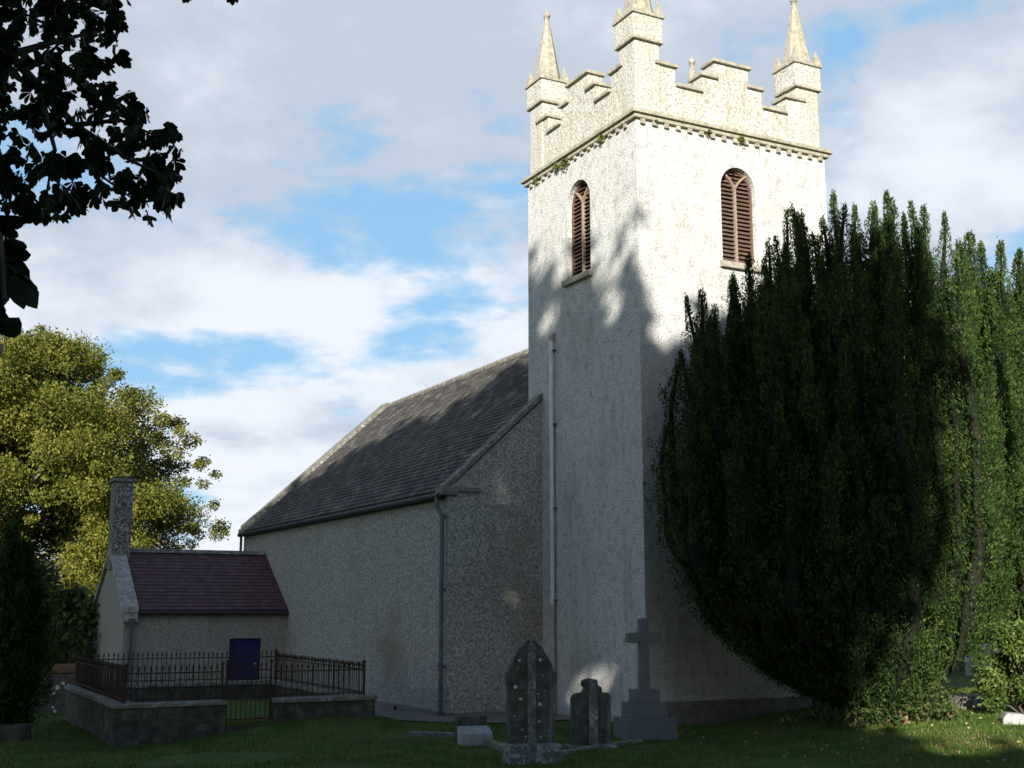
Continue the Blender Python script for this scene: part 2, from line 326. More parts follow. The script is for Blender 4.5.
def arch_pts(c, w, zb, zs, n=14):
    r = w / 2; return [(c - r, zb), (c - r, zs)] + [(c - r * math.cos(math.pi * k / n), zs + 1.08 * r * math.sin(math.pi * k / n)) for k in range(1, n)] + [(c + r, zs), (c + r, zb)]
def wall_hole(mb, F, x0, x1, z0, z1, arch, depth, mat):
    """wall face with an arched opening; F(x, z, d) gives the point, d metres in from the face"""
    zb = arch[0][1]; a0, a1 = arch[0][0], arch[-1][0]
    for q in ([(x0, z0), (x1, z0), (x1, zb), (x0, zb)], [(x0, zb), (a0, zb), (a0, z1), (x0, z1)], [(a1, zb), (x1, zb), (x1, z1), (a1, z1)]):
        mb.poly([F(a, b, 0) for a, b in q], mat)
    up = arch[1:-1]
    for p, q in zip(up[:-1], up[1:]): mb.poly([F(*p, 0), F(*q, 0), F(q[0], z1, 0), F(p[0], z1, 0)], mat)
    for p, q in zip(arch, arch[1:] + arch[:1]): mb.poly([F(*p, 0), F(*q, 0), F(*q, depth), F(*p, depth)], mat)

def tower():
    mb = MB(); Z0, Z1 = -.4, 13.9
    wr = arch_pts(2.91, 1.04, 10.74, 12.58); wl = arch_pts(2.68, 1.14, 10.74, 12.58)
    FR = lambda x, z, d: (x, d, z)
    FL = lambda y, z, d: (d, y, z)
    wall_hole(mb, FR, 0, TW, Z0, Z1, wr, .3, 'dash'); wall_hole(mb, FL, 0, TD, Z0, Z1, wl, .3, 'dash')
    mb.poly([(TW, 0, Z0), (TW, TD, Z0), (TW, TD, Z1), (TW, 0, Z1)], 'dash'); mb.poly([(0, TD, Z0), (TW, TD, Z0), (TW, TD, Z1), (0, TD, Z1)], 'dash')
    mb.poly([(0, 0, Z1), (TW, 0, Z1), (TW, TD, Z1), (0, TD, Z1)], 'dash')
    mb.build('tower_wall', church, fix=False)
    # window joinery
    for F, arch, c, w, zb, zs in ((FR, wr, 2.91, 1.04, 10.74, 12.58), (FL, wl, 2.68, 1.14, 10.74, 12.58)):
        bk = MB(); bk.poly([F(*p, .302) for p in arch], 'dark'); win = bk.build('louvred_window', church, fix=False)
        fr = MB(); t = .06
        inn = [(c + (p[0] - c) * (1 - 2 * t / w), p[1] if i in (0, len(arch) - 1) else (p[1] if p[1] <= zs else zs + (p[1] - zs) * (1 - 2 * t / w))) for i, p in enumerate(arch)]
        for p, q, r, s in zip(arch[:-1], arch[1:], inn[1:], inn[:-1]):
            fr.poly([F(*p, .14), F(*q, .14), F(*r, .14), F(*s, .14)], 'louvre'); fr.poly([F(*s, .14), F(*r, .14), F(*r, .24), F(*s, .24)], 'louvre')
        fr.build('window_frame', win, fix=False)
        lv = MB(); z = zb + .07
        while z < zs + w * .54 - .12:
            hw = w / 2 - .055
            if z > zs: hw = math.sqrt(max(.001, 1 - ((z - zs) / (w * .54)) ** 2)) * w / 2 - .06
            if hw > .08:
                for s0, s1 in ((c - hw, c - .03), (c + .03, c + hw)):
                    j = random.uniform(-.006, .006)
                    q = [F(s0, z + j, .15), F(s1, z + j, .15), F(s1, z + .085 + j, .235), F(s0, z + .085 + j, .235)]; q2 = [F(s0, z + .016 + j, .15), F(s1, z + .016 + j, .15), F(s1, z + .10 + j, .235), F(s0, z + .10 + j, .235)]
                    lv.poly(q, 'louvre'); lv.poly(q2, 'louvre'); lv.poly([q[0], q[1], q2[1], q2[0]], 'louvre')
            z += .104
        lv.build('louvres', win, fix=False)
        tr = MB()
        def bar(p, q, wd=.05):
            d = Vector((q[0] - p[0], q[1] - p[1])).normalized(); n = Vector((-d.y, d.x)) * wd / 2
            pts = [(p[0] + n.x, p[1] + n.y), (q[0] + n.x, q[1] + n.y), (q[0] - n.x, q[1] - n.y), (p[0] - n.x, p[1] - n.y)]
            tr.poly([F(*k, .11) for k in pts], 'tracery')
            for k, l in zip(pts, pts[1:] + pts[:1]): tr.poly([F(*k, .11), F(*l, .11), F(*l, .20), F(*k, .20)], 'tracery')
        bar((c, zb), (c, zs + .06))
        for s in (-1, 1):
            pr = (c, zs + .04)
            for k in range(1, 7):
                a = k / 6; q = (c + s * w * .37 * a ** 1.5, zs + .04 + .43 * a); bar(pr, q, .045); pr = q
        tr.build('mullion', win, fix=False)
        sl = MB(); a0, a1 = c - w / 2 - .1, c + w / 2 + .1
        def FB(x, z, d): return F(x, z, d)
        cn = [FB(a0, zb - .17, -.11), FB(a1, zb - .17, -.11), FB(a1, zb - .17, .14), FB(a0, zb - .17, .14), FB(a0, zb - .03, -.11), FB(a1, zb - .03, -.11), FB(a1, zb + .012, .14), FB(a0, zb + .012, .14)]
        for f in ((0, 1, 2, 3), (4, 5, 6, 7), (0, 1, 5, 4), (1, 2, 6, 5), (2, 3, 7, 6), (3, 0, 4, 7)): sl.poly([cn[k] for k in f], 'limestone')
        sl.build('sill', win, fix=False)
    # cornice with its small corbels
    mb = MB()
    def ring(e, z0, z1, mat, t=.4):
        mb.box((-e, -e, z0), (TW + e, t, z1), mat); mb.box((-e, TD - t, z0), (TW + e, TD + e, z1), mat)
        mb.box((-e, t + .002, z0), (t, TD - t - .002, z1), mat); mb.box((TW - t, t + .002, z0), (TW + e, TD - t - .002, z1), mat)
    ring(.09, 13.86, 13.96, 'limestone'); ring(.16, 13.963, 14.06, 'limestone')
    cor = mb.build('cornice', church, bevel=.012)
    cb = MB(); x = .1
    while x < TW: cb = MB(); cb.box((x, -.075, 13.75 + random.uniform(-.015, .015)), (x + .11, .05, 13.858), 'limestone'); cb.build('corbel', cor); x += .335
    y = .35
    while y < TD:
        if random.random() < .8: cb = MB(); cb.box((-.07, y, 13.77 + random.uniform(-.015, .015)), (.05, y + .1, 13.858), 'limestone'); cb.build('corbel', cor)
        y += .335
    # moss tufts growing under the cornice
    c = []
    for (x, y, n, s) in ((-.1, 1.4, 60, .12), (-.1, 3.2, 110, .2), (-.1, 3.6, 60, .14), (-.1, 4.7, 40, .12), (2.0, -.1, 40, .09), (3.0, -.1, 70, .11), (.5, -.1, 16, .06)):
        c = []
        for _ in range(n): c.append((x + rng.normal() * (s * .35 if x > 0 else .035), y + rng.normal() * (s * .5 if x < 0 else .03), 13.84 + rng.normal() * s * .4))
        c = np.array(c); quads('moss', cards(c, rng.normal(size=c.shape), .07, .6), 'moss', cor)['kind'] = 'stuff'
    # stepped battlements
    th = .45
    def prof(k, W):
        s = W / 5.69; cr, st, me = 15.0 + k, 15.45 + k, 15.9 + k
        e = [(.62, st), (1.16, cr), (1.93, st), (2.33, me), (3.36, st), (3.76, cr), (4.53, st), (5.07, None)]
        return [(e[i][0] * s, e[i + 1][0] * s, e[i][1]) for i in range(7)]
    pw = MB(); cp = MB(); ov = .07
    for side in range(4):
        W = TW if side % 2 == 0 else TD
        for (a, b, z) in prof(0, W):
            z += (-.022 * a, 0, 0, .025 * a)[side]
            q = [(lambda a_, b_, d0, d1: ((a_, d0), (b_, d1))), (lambda a_, b_, d0, d1: ((TW - d1, a_), (TW - d0, b_))), (lambda a_, b_, d0, d1: ((a_, TD - d1), (b_, TD - d0))), (lambda a_, b_, d0, d1: ((d0, a_), (d1, b_)))][side]
            lo, hi = q(a, b, .02, th); pw.box((*lo, 14.063), (*hi, z - .09), 'parapet')
            oa = ov if z > 15.6 else (ov * .9)
            lo, hi = q(a - (oa if z > 15.1 else -.003), b + (oa if z > 15.1 else -.003), -.06, th + .06)
            cp.box((*lo, z - .09 + .001), (*hi, z), 'limestone')
    pa = pw.build('parapet', church); cp.build('parapet_coping', pa, bevel=.012)
    # corner pinnacles
    for i, (x, y) in enumerate(((0, 0), (TW, 0), (0, TD), (TW, TD))):
        p = .70; dz = (.07, -.15, .22, -.02)[i]; x0 = 0 if x == 0 else TW - p - .12; y0 = 0 if y == 0 else TD - p - .12
        mb = MB(); mb.box((x0 + .0, y0 + .0, 14.063), (x0 + p, y0 + p, 15.78 + dz), 'parapet')
        e = .08; mb.box((x0 - e, y0 - e, 15.78 + dz), (x0 + p + e, y0 + p + e, 15.85 + dz), 'limestone'); mb.box((x0 - e + .015, y0 - e + .015, 15.85 + dz), (x0 + p + e - .015, y0 + p + e - .015, 16.42 + dz), 'parapet')
        mb.box((x0 - e - .03, y0 - e - .03, 16.42 + dz), (x0 + p + e + .03, y0 + p + e + .03, 16.49 + dz), 'limestone')
        pin = mb.build('pinnacle', church, bevel=.012)
        c = (x0 + p / 2, y0 + p / 2); mb = MB(); top = 18.42 + (.12, -.28, .20, -.12)[i]
        mb.frustum(c, .40, .055, 16.495 + dz, top, 8, 'limestone', R(22.5)); mb.build('spire', pin)
        mb = MB(); mb.frustum(c, .06, .085, top - .02, top + .03, 8, 'limestone'); mb.ball((*c, top + .12), .1, 'limestone', 12); mb.frustum(c, .02, .006, top + .2, top + .36, 6, 'limestone'); mb.build('finial', pin, smooth=False)
        mb = MB()
        for sx in (-1, 1):
            for sy in (-1, 1): mb = MB(); mb.frustum((c[0] + sx * .34, c[1] + sy * .34), .15, .012, 16.495 + dz, 16.90 + dz, 4, 'limestone', R(45)); mb.build('corner_spike', pin)
    # pipe on the tower
    mb = MB(); X, Y = -.09, 3.95
    mb.tube([(X, Y, 2.7), (X, Y, 9.3)], .055, 'pipe_grey'); 
    for z in (9.0, 7.1, 5.0, 2.75): mb.tube([(X, Y, z), (X, Y, z + .12)], .07, 'pipe_grey'); mb.box((X - .01, Y - .1, z + .03), (.01, Y + .1, z + .07), 'pipe_dark')
    dp = mb.build('tower_downpipe', church, smooth=False)
    mb = MB(); mb.tube([(X, Y, 9.29), (X + .01, Y, 9.42), (X + .06, Y, 9.48), (X + .14, Y, 9.49)], .066, 'pipe_pink'); mb.build('pipe_elbow', dp); mb = MB(); mb.tube([(X, Y, -.1), (X, Y, 2.7)], .056, 'pipe_pink'); mb.build('lower_pipe', dp)
    mb = MB(); mb.box((TW * 0 + .01, -.06, -.4), (TW, .05, .62), 'plinth'); mb.build('tower_plinth', church)
tower()

def slate_roof(name, e0, e1, r0, mat, cols, rows, parent, thick=.012, jit=.01):
    """overlapping slates from the eaves line e0-e1 up to the ridge (r0 above e0)"""
    e0, e1, r0 = Vector(e0), Vector(e1), Vector(r0); ax = (e1 - e0); up = r0 - e0; n = ax.cross(up).normalized()
    if n.z < 0: n = -n
    mb = MB(); mb.poly([e0 - n * .02, e1 - n * .02, e1 + up - n * .02, e0 + up - n * .02], mat)
    for r in range(rows):
        h = up / rows; off = .5 if r % 2 else 0
        for c in range(-1, cols + 1):
            a = max(0, (c + off) / cols); b = min(1, (c + 1 + off) / cols - .0012)
            if b - a < .001: continue
            j = [random.uniform(0, jit) for _ in range(4)]; d = up.normalized() * random.uniform(-.012, .012) * (1 if r else 0)
            p0, p1 = e0 + ax * a + h * r + d, e0 + ax * b + h * r + d
            t0, t1 = e0 + ax * a + h * (r + 1.18), e0 + ax * b + h * (r + 1.18)
            if r == rows - 1: t0, t1 = e0 + ax * a + up, e0 + ax * b + up
            q = [p0 + n * (.019 + j[0]), p1 + n * (.019 + j[1]), t1 + n * .004, t0 + n * .004]
            mb.poly(q, mat); mb.poly([q[0], q[1], p1, p0], mat)
    return mb.build(name, parent, fix=False)

def nave():
    xl, xr, xm = -A, TW + A, TW / 2
    mb = MB(); Z0 = -.5
    mb.prism([(xl, Z0), (xr, Z0), (xr, ZE), (xm, ZR), (xl, ZE)], UG, UF, 'y', 'dash_nave'); mb.build('nave_wall', church)
    sl = (ZR - ZE) / (xm - xl)
    mb = MB(); mb.box((xl - .06, UG - .05, Z0), (xl + .1, UF, .18), 'plinth'); mb.box((xl + .103, UG - .05, Z0), (-.06, UG + .1, .16), 'plinth'); mb.build('nave_plinth', church)
    o = .16
    slate_roof('nave_roof', (xl - o, UG + .3, ZE - o * sl + .1), (xl - o, UF - .3, ZE - o * sl + .1), (xm, UG + .3, ZR + .1), 'slate', 78, 38, church, jit=.013)
    slate_roof('nave_roof', (xr + o, UG + .3, ZE - o * sl + .1), (xr + o, UF - .3, ZE - o * sl + .1), (xm, UG + .3, ZR + .1), 'slate', 30, 16, church)
    mb = MB(); mb.tube([(xm, UG, ZR + .12), (xm, UF, ZR + .12)], .11, 'coping', 8); mb.build('ridge_tiles', church)
    # gable copings with kneelers
    for y0, y1, ct in ((UG - .06, UG + .34, .13), (UF - .6, UF + .08, .24)):
        mb = MB()
        for sx in (1, -1):
            xe = xl - .12 if sx == 1 else xr + .12
            ze = ZE - .12 * sl + .06; n = 9
            for k in range(n):
                a, b = k / n, (k + 1) / n - .004; j = random.uniform(-.012, .012)
                pa = (xe + (xm - xe) * a, ze + (ZR + .06 - ze) * a + j); pb = (xe + (xm - xe) * b, ze + (ZR + .06 - ze) * b + j)
                mb.prism([pa, pb, (pb[0], pb[1] + ct), (pa[0], pa[1] + ct)], y0, y1, 'y', 'coping')
        cpo = mb.build('gable_coping', church)
        mb = MB(); mb.box((xl - .2, y0 - .03, ZE - .16), (xl + .22, y1 + .02, ZE + .06), 'coping')
        if y0 < 10: mb.box((xl + .223, y0 - .03, ZE - .06), (xl + .85, y0 + .05, ZE + .04), 'plinth')
        mb.build('kneeler', cpo, bevel=.01)
    # gutter and downpipe
    mb = MB(); zg = ZE - o * sl - .02
    mb.tube([(xl - .2, UG + .1, zg), (xl - .2, UF - .05, zg)], .075, 'iron_black', 10)
    mb.box((xl - .14, UG + .34, ZE - .24), (xl + .01, UF - .34, ZE - .03), 'iron_black'); g = mb.build('gutter', church)
    mb = MB(); X, Y = xl - .12, UG + .1
    mb.tube([(X - .1, Y + .1, zg - .03), (X - .1, Y + .1, zg - .25), (X, Y, zg - .5), (X, Y, 0)], .055, 'pipe_dark')
    for z in (zg - .55, 3.0, 1.2, .1): mb.tube([(X, Y, z), (X, Y, z + .1)], .072, 'pipe_dark'); mb.box((X, Y - .03, z + .02), (xl + .01, Y + .03, z + .07), 'pipe_dark')
    mb.build('nave_downpipe', church)
    mb = MB(); mb.tube([(xl - .16, UF - .2, zg), (xl - .16, UF - .2, 3)], .05, 'pipe_dark'); mb.build('far_downpipe', church)
    mb = MB(); mb.box((xl - .07, 7.6, .03), (xl - .062, 7.78, .14), 'dark'); mb.build('wall_vent', church)
nave()

def vestry():
    x0, x1, y0, y1, ze, zr = -7.85, -A, 17.44, 23.1, 2.571, 4.42; ym = (y0 + y1) / 2; Z0 = -.9
    mb = MB(); dx0, dx1, dz = -4.5, -3.45, 1.66
    # front wall with the door opening
    for q in ([(x0, Z0), (dx0, Z0), (dx0, ze), (x0, ze)], [(dx1, Z0), (x1, Z0), (x1, ze), (dx1, ze)], [(dx0, dz), (dx1, dz), (dx1, ze), (dx0, ze)]): mb.poly([(a, y0, b) for a, b in q], 'dash_vestry')
    for p, q in (((dx0, Z0), (dx0, dz)), ((dx0, dz), (dx1, dz)), ((dx1, dz), (dx1, Z0))): mb.poly([(p[0], y0, p[1]), (q[0], y0, q[1]), (q[0], y0 + .2, q[1]), (p[0], y0 + .2, p[1])], 'dash_vestry')
    mb.poly([(x0, y0, Z0), (x0, y1, Z0), (x0, y1, ze), (x0, ym, zr), (x0, y0, ze)], 'dash_vestry'); mb.poly([(x0, y1, Z0), (x1, y1, Z0), (x1, y1, ze), (x0, y1, ze)], 'dash_vestry')
    mb.build('vestry_wall', church, fix=False)
    mb = MB(); n = 6
    for k in range(n):
        a = dx0 + .05 + (dx1 - dx0 - .1) * k / n; b = dx0 + .05 + (dx1 - dx0 - .1) * (k + 1) / n - .008
        mb.box((a, y0 + .12, -.5), (b, y0 + .17, dz - .05), 'door')
    mb.box((dx0, y0 + .19, -.5), (dx1, y0 + .2, dz), 'dark'); d = mb.build('vestry_door', church)
    mb = MB(); mb.box((dx0, y0 + .08, -.5), (dx0 + .05, y0 + .18, dz - .002), 'door'); mb.box((dx1 - .05, y0 + .08, -.5), (dx1, y0 + .18, dz - .002), 'door'); mb.box((dx0 + .052, y0 + .08, dz - .05), (dx1 - .052, y0 + .18, dz - .002), 'door'); mb.build('door_frame', d)
    mb = MB(); mb.ball((dx1 - .16, y0 + .09, .85), .04, 'pale_stone', 8); mb.build('door_handle', d)
    sl = (zr - ze) / (ym - y0); o = .14
    slate_roof('vestry_roof', (x0 + .35, y0 - o, ze - o * sl + .08), (x1 - .002, y0 - o, ze - o * sl + .08), (x0 + .35, ym, zr + .08), 'slate_red', 26, 17, church, jit=.005)
    slate_roof('vestry_roof', (x0 + .35, y1 + o, ze - o * sl + .08), (x1 - .002, y1 + o, ze - o * sl + .08), (x0 + .35, ym, zr + .08), 'slate_red', 20, 8, church)
    mb = MB(); x = x0 + .4
    while x < x1 - .1: mb.prism([(ym - .14, zr + .06), (ym, zr + .19), (ym + .14, zr + .06)], x, min(x + .44, x1 - .01), 'x', 'coping'); x += .45
    mb.build('vestry_ridge_tiles', church)
    mb = MB()
    for s in (1, -1):
        ye = y0 - .2 if s == 1 else y1 + .2; n = 4; z0 = ze - .2 * sl + .05
        for k in range(n):
            a, b = k / n, (k + 1) / n - .006
            pa = (ye + (ym - ye) * a, z0 + (zr + .06 - z0) * a); pb = (ye + (ym - ye) * b, z0 + (zr + .06 - z0) * b)
            mb.prism([pa, pb, (pb[0], pb[1] + .16), (pa[0], pa[1] + .16)], x0 - .1, x0 + .4, 'x', 'lichen_pale')
    cpo = mb.build('vestry_coping', church)
    mb = MB(); mb.box((x0 - .1, y0 - .22, ze - .36), (x0 + .38, y0 + .05, ze - .11), 'lichen_pale'); mb.build('kneeler', cpo)
    mb = MB(); cx0, cx1, cy0, cy1 = -8.12 + .18, -7.42 + .08, ym - .42, ym + .42
    mb.box((cx0, cy0, 3.9), (cx1, cy1, 6.82), 'rubble_pale'); ch = mb.build('chimney', church)
    mb = MB(); mb.box((cx0 - .08, cy0 - .08, 6.82), (cx1 + .08, cy1 + .08, 6.9), 'coping'); mb.box((cx0 - .03, cy0 - .03, 6.9), (cx1 + .03, cy1 + .03, 6.98), 'rubble'); mb.build('chimney_cap', ch)
    mb = MB(); mb.tube([(x0 + .45, y0 - .2, ze - .1), (x1 - .02, y0 - .2, ze - .1)], .06, 'iron_black', 8); mb.box((x0 + .45, y0 - .12, ze - .14), (x1 - .01, y0 + .005, ze - .02), 'iron_black'); mb.build('vestry_gutter', church)
    mb = MB(); X, Y = x0 + .2, y0 - .12; mb.frustum((X, Y), .09, .17, 2.05, 2.3, 4, 'pipe_dark', R(45)); mb.tube([(X, Y, -.6), (X, Y, 2.06)], .06, 'pipe_dark'); mb.build('vestry_downpipe', church)
M['lichen_pale'] = material('pale_lichened_slab', [(.3, (.20, .20, .185)), (.5, (.36, .36, .34)), (.7, (.54, .54, .51))], 6, 6, .9, .01, 20, patch=[((.14, .14, .12), 3, .58, .66, .7)])
M['rubble_pale'] = material('speckled_roughcast', [(.36, (.07, .07, .065)), (.5, (.15, .15, .14)), (.58, (.34, .34, .32)), (.7, (.5, .5, .48))], 16, 5, .95, .02, 20)
vestry()

# ------------------------------------------------------------------ railed grave enclosure
def enclosure():
    W, Dp = 5.28, 6.73; ox, oy = -10.588, 2.319; base = cw(ox, oy)
    e = empty('railed_enclosure', base, RZ, 'low stone walled grave plot topped by rusty iron railings with a narrow gate', 'railings')
    g0, g1, t, zt = 2.12, 3.12, .36, .80
    mb = MB(); T = Matrix.Identity(4)
    segs = [((0, 0), (g0, t)), ((g1, 0), (W, t)), ((0, t + .003), (t, Dp)), ((W - t, t + .003), (W, Dp)), ((t + .003, Dp - t), (W - t - .003, Dp))]
    for lo, hi in segs: mb.box((*lo, -.8), (*hi, zt - .09), 'rubble')
    mb.build('wall', e)
    mb = MB(); ov = .05
    for lo, hi in [((-ov, -ov), (g0 + .02, t + ov)), ((g1 - .02, -ov), (W + ov, t + ov)), ((-ov, t + ov + .003), (t + ov, Dp + ov)), ((W - t - ov, t + ov + .003), (W + ov, Dp + ov)), ((t + ov + .003, Dp - t - ov), (W - t - ov - .003, Dp + ov))]:
        ln = hi[0] - lo[0] > hi[1] - lo[1]; L = (hi[0] - lo[0]) if ln else (hi[1] - lo[1]); n = max(1, int(L / 1.1))
        for k in range(n):
            a, b = L * k / n, L * (k + 1) / n - .012; z = zt + random.uniform(-.008, .008)
            mb.box((lo[0] + a, lo[1], zt - .088) if ln else (lo[0], lo[1] + a, zt - .088), (lo[0] + b, hi[1], z) if ln else (hi[0], lo[1] + b, z), 'coping')
    mb.build('coping', e, bevel=.012)
    def panel(p, q, zb, h, name='railing_panel', step=.115, parent=e):
        p, q = Vector(p), Vector(q); L = (q - p).length; n = max(2, round(L / step)); mb = MB(); d = (q - p) / n
        for k in range(1, n):
            c = p + d * k; lean = random.uniform(-.008, .008); hh = h + random.uniform(-.012, .012)
            mb.tube([(c.x, c.y, zb), (c.x + lean, c.y, zb + hh - .1)], .010, 'iron', 5)
            mb.tube([(c.x + lean, c.y, zb + hh - .12), (c.x + lean, c.y, zb + hh - .07), (c.x + lean, c.y, zb + hh)], [.011, .024, .003], 'iron', 5)
        o = mb.build(name, parent, fix=False)
        ang = math.atan2(d.y, d.x)
        for z in (zb + .07, zb + h - .16):
            rl = MB(); T = Matrix.Translation((p.x, p.y, z)) @ Matrix.Rotation(ang, 4, 'Z'); rl.box((0, -.02, -.012), (L, .02, .012), 'iron', T); rl.build('rail', o)
        for c in (p, q):
            po = MB(); po.tube([(c.x, c.y, zb - .02), (c.x, c.y, zb + h - .04)], .022, 'iron', 8); po.ball((c.x, c.y, zb + h), .04, 'iron', 8); po.build('post', o)
        return o
    mb = MB(); mb.box((t + .002, .05, -.6), (W - t - .002, Dp - t - .002, .37), 'grass'); mb.build('turf', e)
    m = t / 2
    panel((m, m), (g0 - .05, m), zt - .01, .72); panel((g1 + .05, m), (W - m, m), zt - .01, .70)
    panel((m, m + .04), (m, Dp - m), zt - .01, .72); panel((W - m, m + .04), (W - m, Dp - m), zt - .01, .70); panel((m + .04, Dp - m), (W - m - .04, Dp - m), zt - .01, .76)
    gt = panel((g0 + .05, m), (g1 - .05, m), .34, 1.2, 'gate', .105)
    mb = MB(); mb.box((g0 + .022, -.02, -.4), (g1 - .022, t, .30), 'rubble'); mb.build('gate_step', e)
enclosure()

# ------------------------------------------------------------------ gravestones
def grave_base(px, py, d): p = at(px, py, d); return (p.x, p.y, float(gh(p.x, p.y)))
def ogee(w, hs, ht, n=10):
    """headstone outline: shoulders then a pointed ogee top"""
    r = [( w / 2, 0), (w / 2, hs * .80), (w / 2 + .03, hs * .82), (w / 2 + .03, hs * .97), (w / 2 - .02, hs)]; 
    for k in range(1, n + 1):
        a = k / n; x = w / 2 * (1 - a) ** .75 if k < n else 0; z = hs + (ht - hs) * (.78 * math.sin(a * math.pi / 2) + .22 * a ** 3); r.append((x, z))
    return r + [(-x, z) for x, z in reversed(r[:-1])]
def headstones():
    # tall pointed stone on a block
    b = grave_base(532, 752, 21.15)
    g = empty('gravestone', b, R(14), 'tall pointed dark gravestone with white lichen dots on a pale lichened block', 'gravestone')
    out = ogee(.80, 1.28, 1.80); mb = MB(); mb.prism([(x, z + .2) for x, z in out], .02, .17, 'y', 'grave')
    for (x, z, r) in ((-.21, 1.55, .026), (.15, 1.56, .026), (-.28, 1.12, .036), (-.19, .92, .03), (.14, .83, .033), (.13, .55, .024), (-.24, 1.42, .012), (.20, 1.30, .012), (-.16, .42, .016), (.16, .30, .022), (-.10, .31, .018), (.30, .4, .014), (-.3, .65, .012), (.11, 1.0, .013), (-.11, 1.02, .010), (.12, .94, .011), (.23, 1.05, .010)):
        k = 9; c = [(x + r * random.uniform(.8, 1.1) * math.cos(2 * math.pi * i / k), z + .1 + r * random.uniform(.8, 1.1) * math.sin(2 * math.pi * i / k)) for i in range(k)]
        mb.prism(c, .008, .03, 'y', 'lichen')
    hs = mb.build('headstone', g, bevel=.008)
    mb = MB(); mb.prism([(-.075, .2), (.075, .2), (.07, 1.86), (0, 2.02), (-.07, 1.86)], -.012, .05, 'y', 'strip_lichen'); mb.build('centre_rib', hs, bevel=.006)
    mb = MB(); mb.box((-.46, -.28, -.3), (.46, .24, .30), 'lichen_block'); mb.build('base_block', g, bevel=.02)
    # broken stone with a pilaster
    b = grave_base(592, 744, 23.2)
    g = empty('gravestone', b, R(10), 'short broken dark gravestone with stepped shoulders between pointed stone and cross', 'gravestone')
    mb = MB(); o = [(-.37, -.2), (.37, -.2), (.365, .93), (.30, .97), (.21, .96), (.19, 1.08), (.13, 1.1), (.12, 1.2), (-.04, 1.23), (-.16, 1.19), (-.17, 1.1), (-.12, 1.05), (-.16, .98), (-.31, .95), (-.37, .88)]
    mb.prism(o, 0, .16, 'y', 'grave'); hs = mb.build('headstone', g, bevel=.012)
    mb = MB(); mb.prism([(-.06, -.15), (.11, -.15), (.10, 1.18), (.03, 1.21), (-.05, 1.18)], -.06, .01, 'y', 'lichen_block'); mb.build('pilaster', hs, bevel=.01)
    mb = MB(); mb.box((-.45, -.2, -.3), (.45, .3, .04), 'coping'); mb.build('base_block', g, bevel=.01)
    # cross on three steps
    b = grave_base(645, 737, 24.75)
    g = empty('cross_monument', b, R(16), 'grey granite cross on three stepped blocks by the tower corner', 'cross')
    mb = MB(); z = -.15
    for i, (w, d, h) in enumerate(((1.02, .78, .38), (.76, .56, .29), (.52, .36, .24))):
        mb.box((-w / 2, -d / 2, z), (w / 2, d / 2, z + h + (.15 if i == 0 else 0)), 'granite'); z += h + (.15 if i == 0 else 0) + .001
    mb.build('stepped_base', g, bevel=.012)
    mb = MB(); s = .10
    z -= .03; o = [(-s, z), (s, z), (s * .92, z + .93), (.35, z + .93), (.35, z + 1.12), (s * .9, z + 1.12), (s * .85, z + 1.40), (-s * .85, z + 1.40), (-s * .9, z + 1.12), (-.35, z + 1.12), (-.35, z + .93), (-s * .92, z + .93)]
    mb.prism(o, -.085, .085, 'y', 'granite'); mb.build('cross', g, bevel=.012)
    # low pale desk stone with its dark back
    b = grave_base(474, 742, 23.7)
    g = empty('desk_stone', b, R(18), 'small pale sloping desk shaped gravestone with dark upright back slab', 'gravestone')
    mb = MB(); mb.prism([(-.25, -.1), (.14, -.1), (.14, .33), (.02, .33), (-.25, .22)], -.29, .29, 'x', 'pale_stone'); mb.build('sloping_block', g, bevel=.01)
    mb = MB(); mb.box((-.32, .143, -.1), (.30, .22, .50), 'grave'); mb.build('back_slab', g, bevel=.008)
    # kerb around the plot, between the desk stone and the pointed stone
    p0, p1 = at(488, 744, 23.6), at(520, 756, 21.6); mb = MB()
    def kerb(mb, p0, p1, w=.14, h=.12, mat='coping'):
        d = p1 - p0; ang = math.atan2(d.y, d.x); L = Vector((d.x, d.y)).length; z0 = float(gh(p0.x, p0.y)); z1 = float(gh(p1.x, p1.y))
        T = Matrix.Translation((p0.x, p0.y, z0)) @ Matrix.Rotation(ang, 4, 'Z') @ Matrix.Rotation(-math.atan2(z1 - z0, L), 4, 'Y'); mb.box((0, -w / 2, -.2), (L, w / 2, h), mat, T)
    kerb(mb, p0, p1); tag(mb.build('kerb_stone', bevel=.01), 'weathered stone kerb running from desk stone to lichened block of pointed gravestone', 'kerb')
    mb = MB(); kerb(mb, at(408, 739, 24.9), at(456, 737, 25.0), .3, .07); tag(mb.build('kerb_stone', bevel=.01), 'flat mossy kerb stone in the grass left of the desk stone', 'kerb')
    mb = MB(); kerb(mb, at(560, 752, 22.0), at(640, 741, 24.2), .16, .05); tag(mb.build('kerb_stone', bevel=.01), 'low kerb along the grass in front of broken gravestone', 'kerb')
    mb = MB(); kerb(mb, at(-30, 725, 25.5), at(27, 722, 25.5), .6, .32, 'rubble'); tag(mb.build('stone_block', bevel=.04), 'low dark stone block at left edge under the small yew', 'stone')
    # lichened gravestone by the far wall
    b = grave_base(61, 704, 33.2)
    g = tag(empty('gravestone', b, R(6)), 'round topped gravestone with white lichen patches before the far stone wall', 'gravestone')
    mb = MB(); n = 12; o = [(-.27, -.3), (.27, -.3)] + [(.27 * math.cos(math.pi * k / n), .62 + .27 * math.sin(math.pi * k / n)) for k in range(n + 1)]
    mb.prism(o, 0, .12, 'y', 'grave')
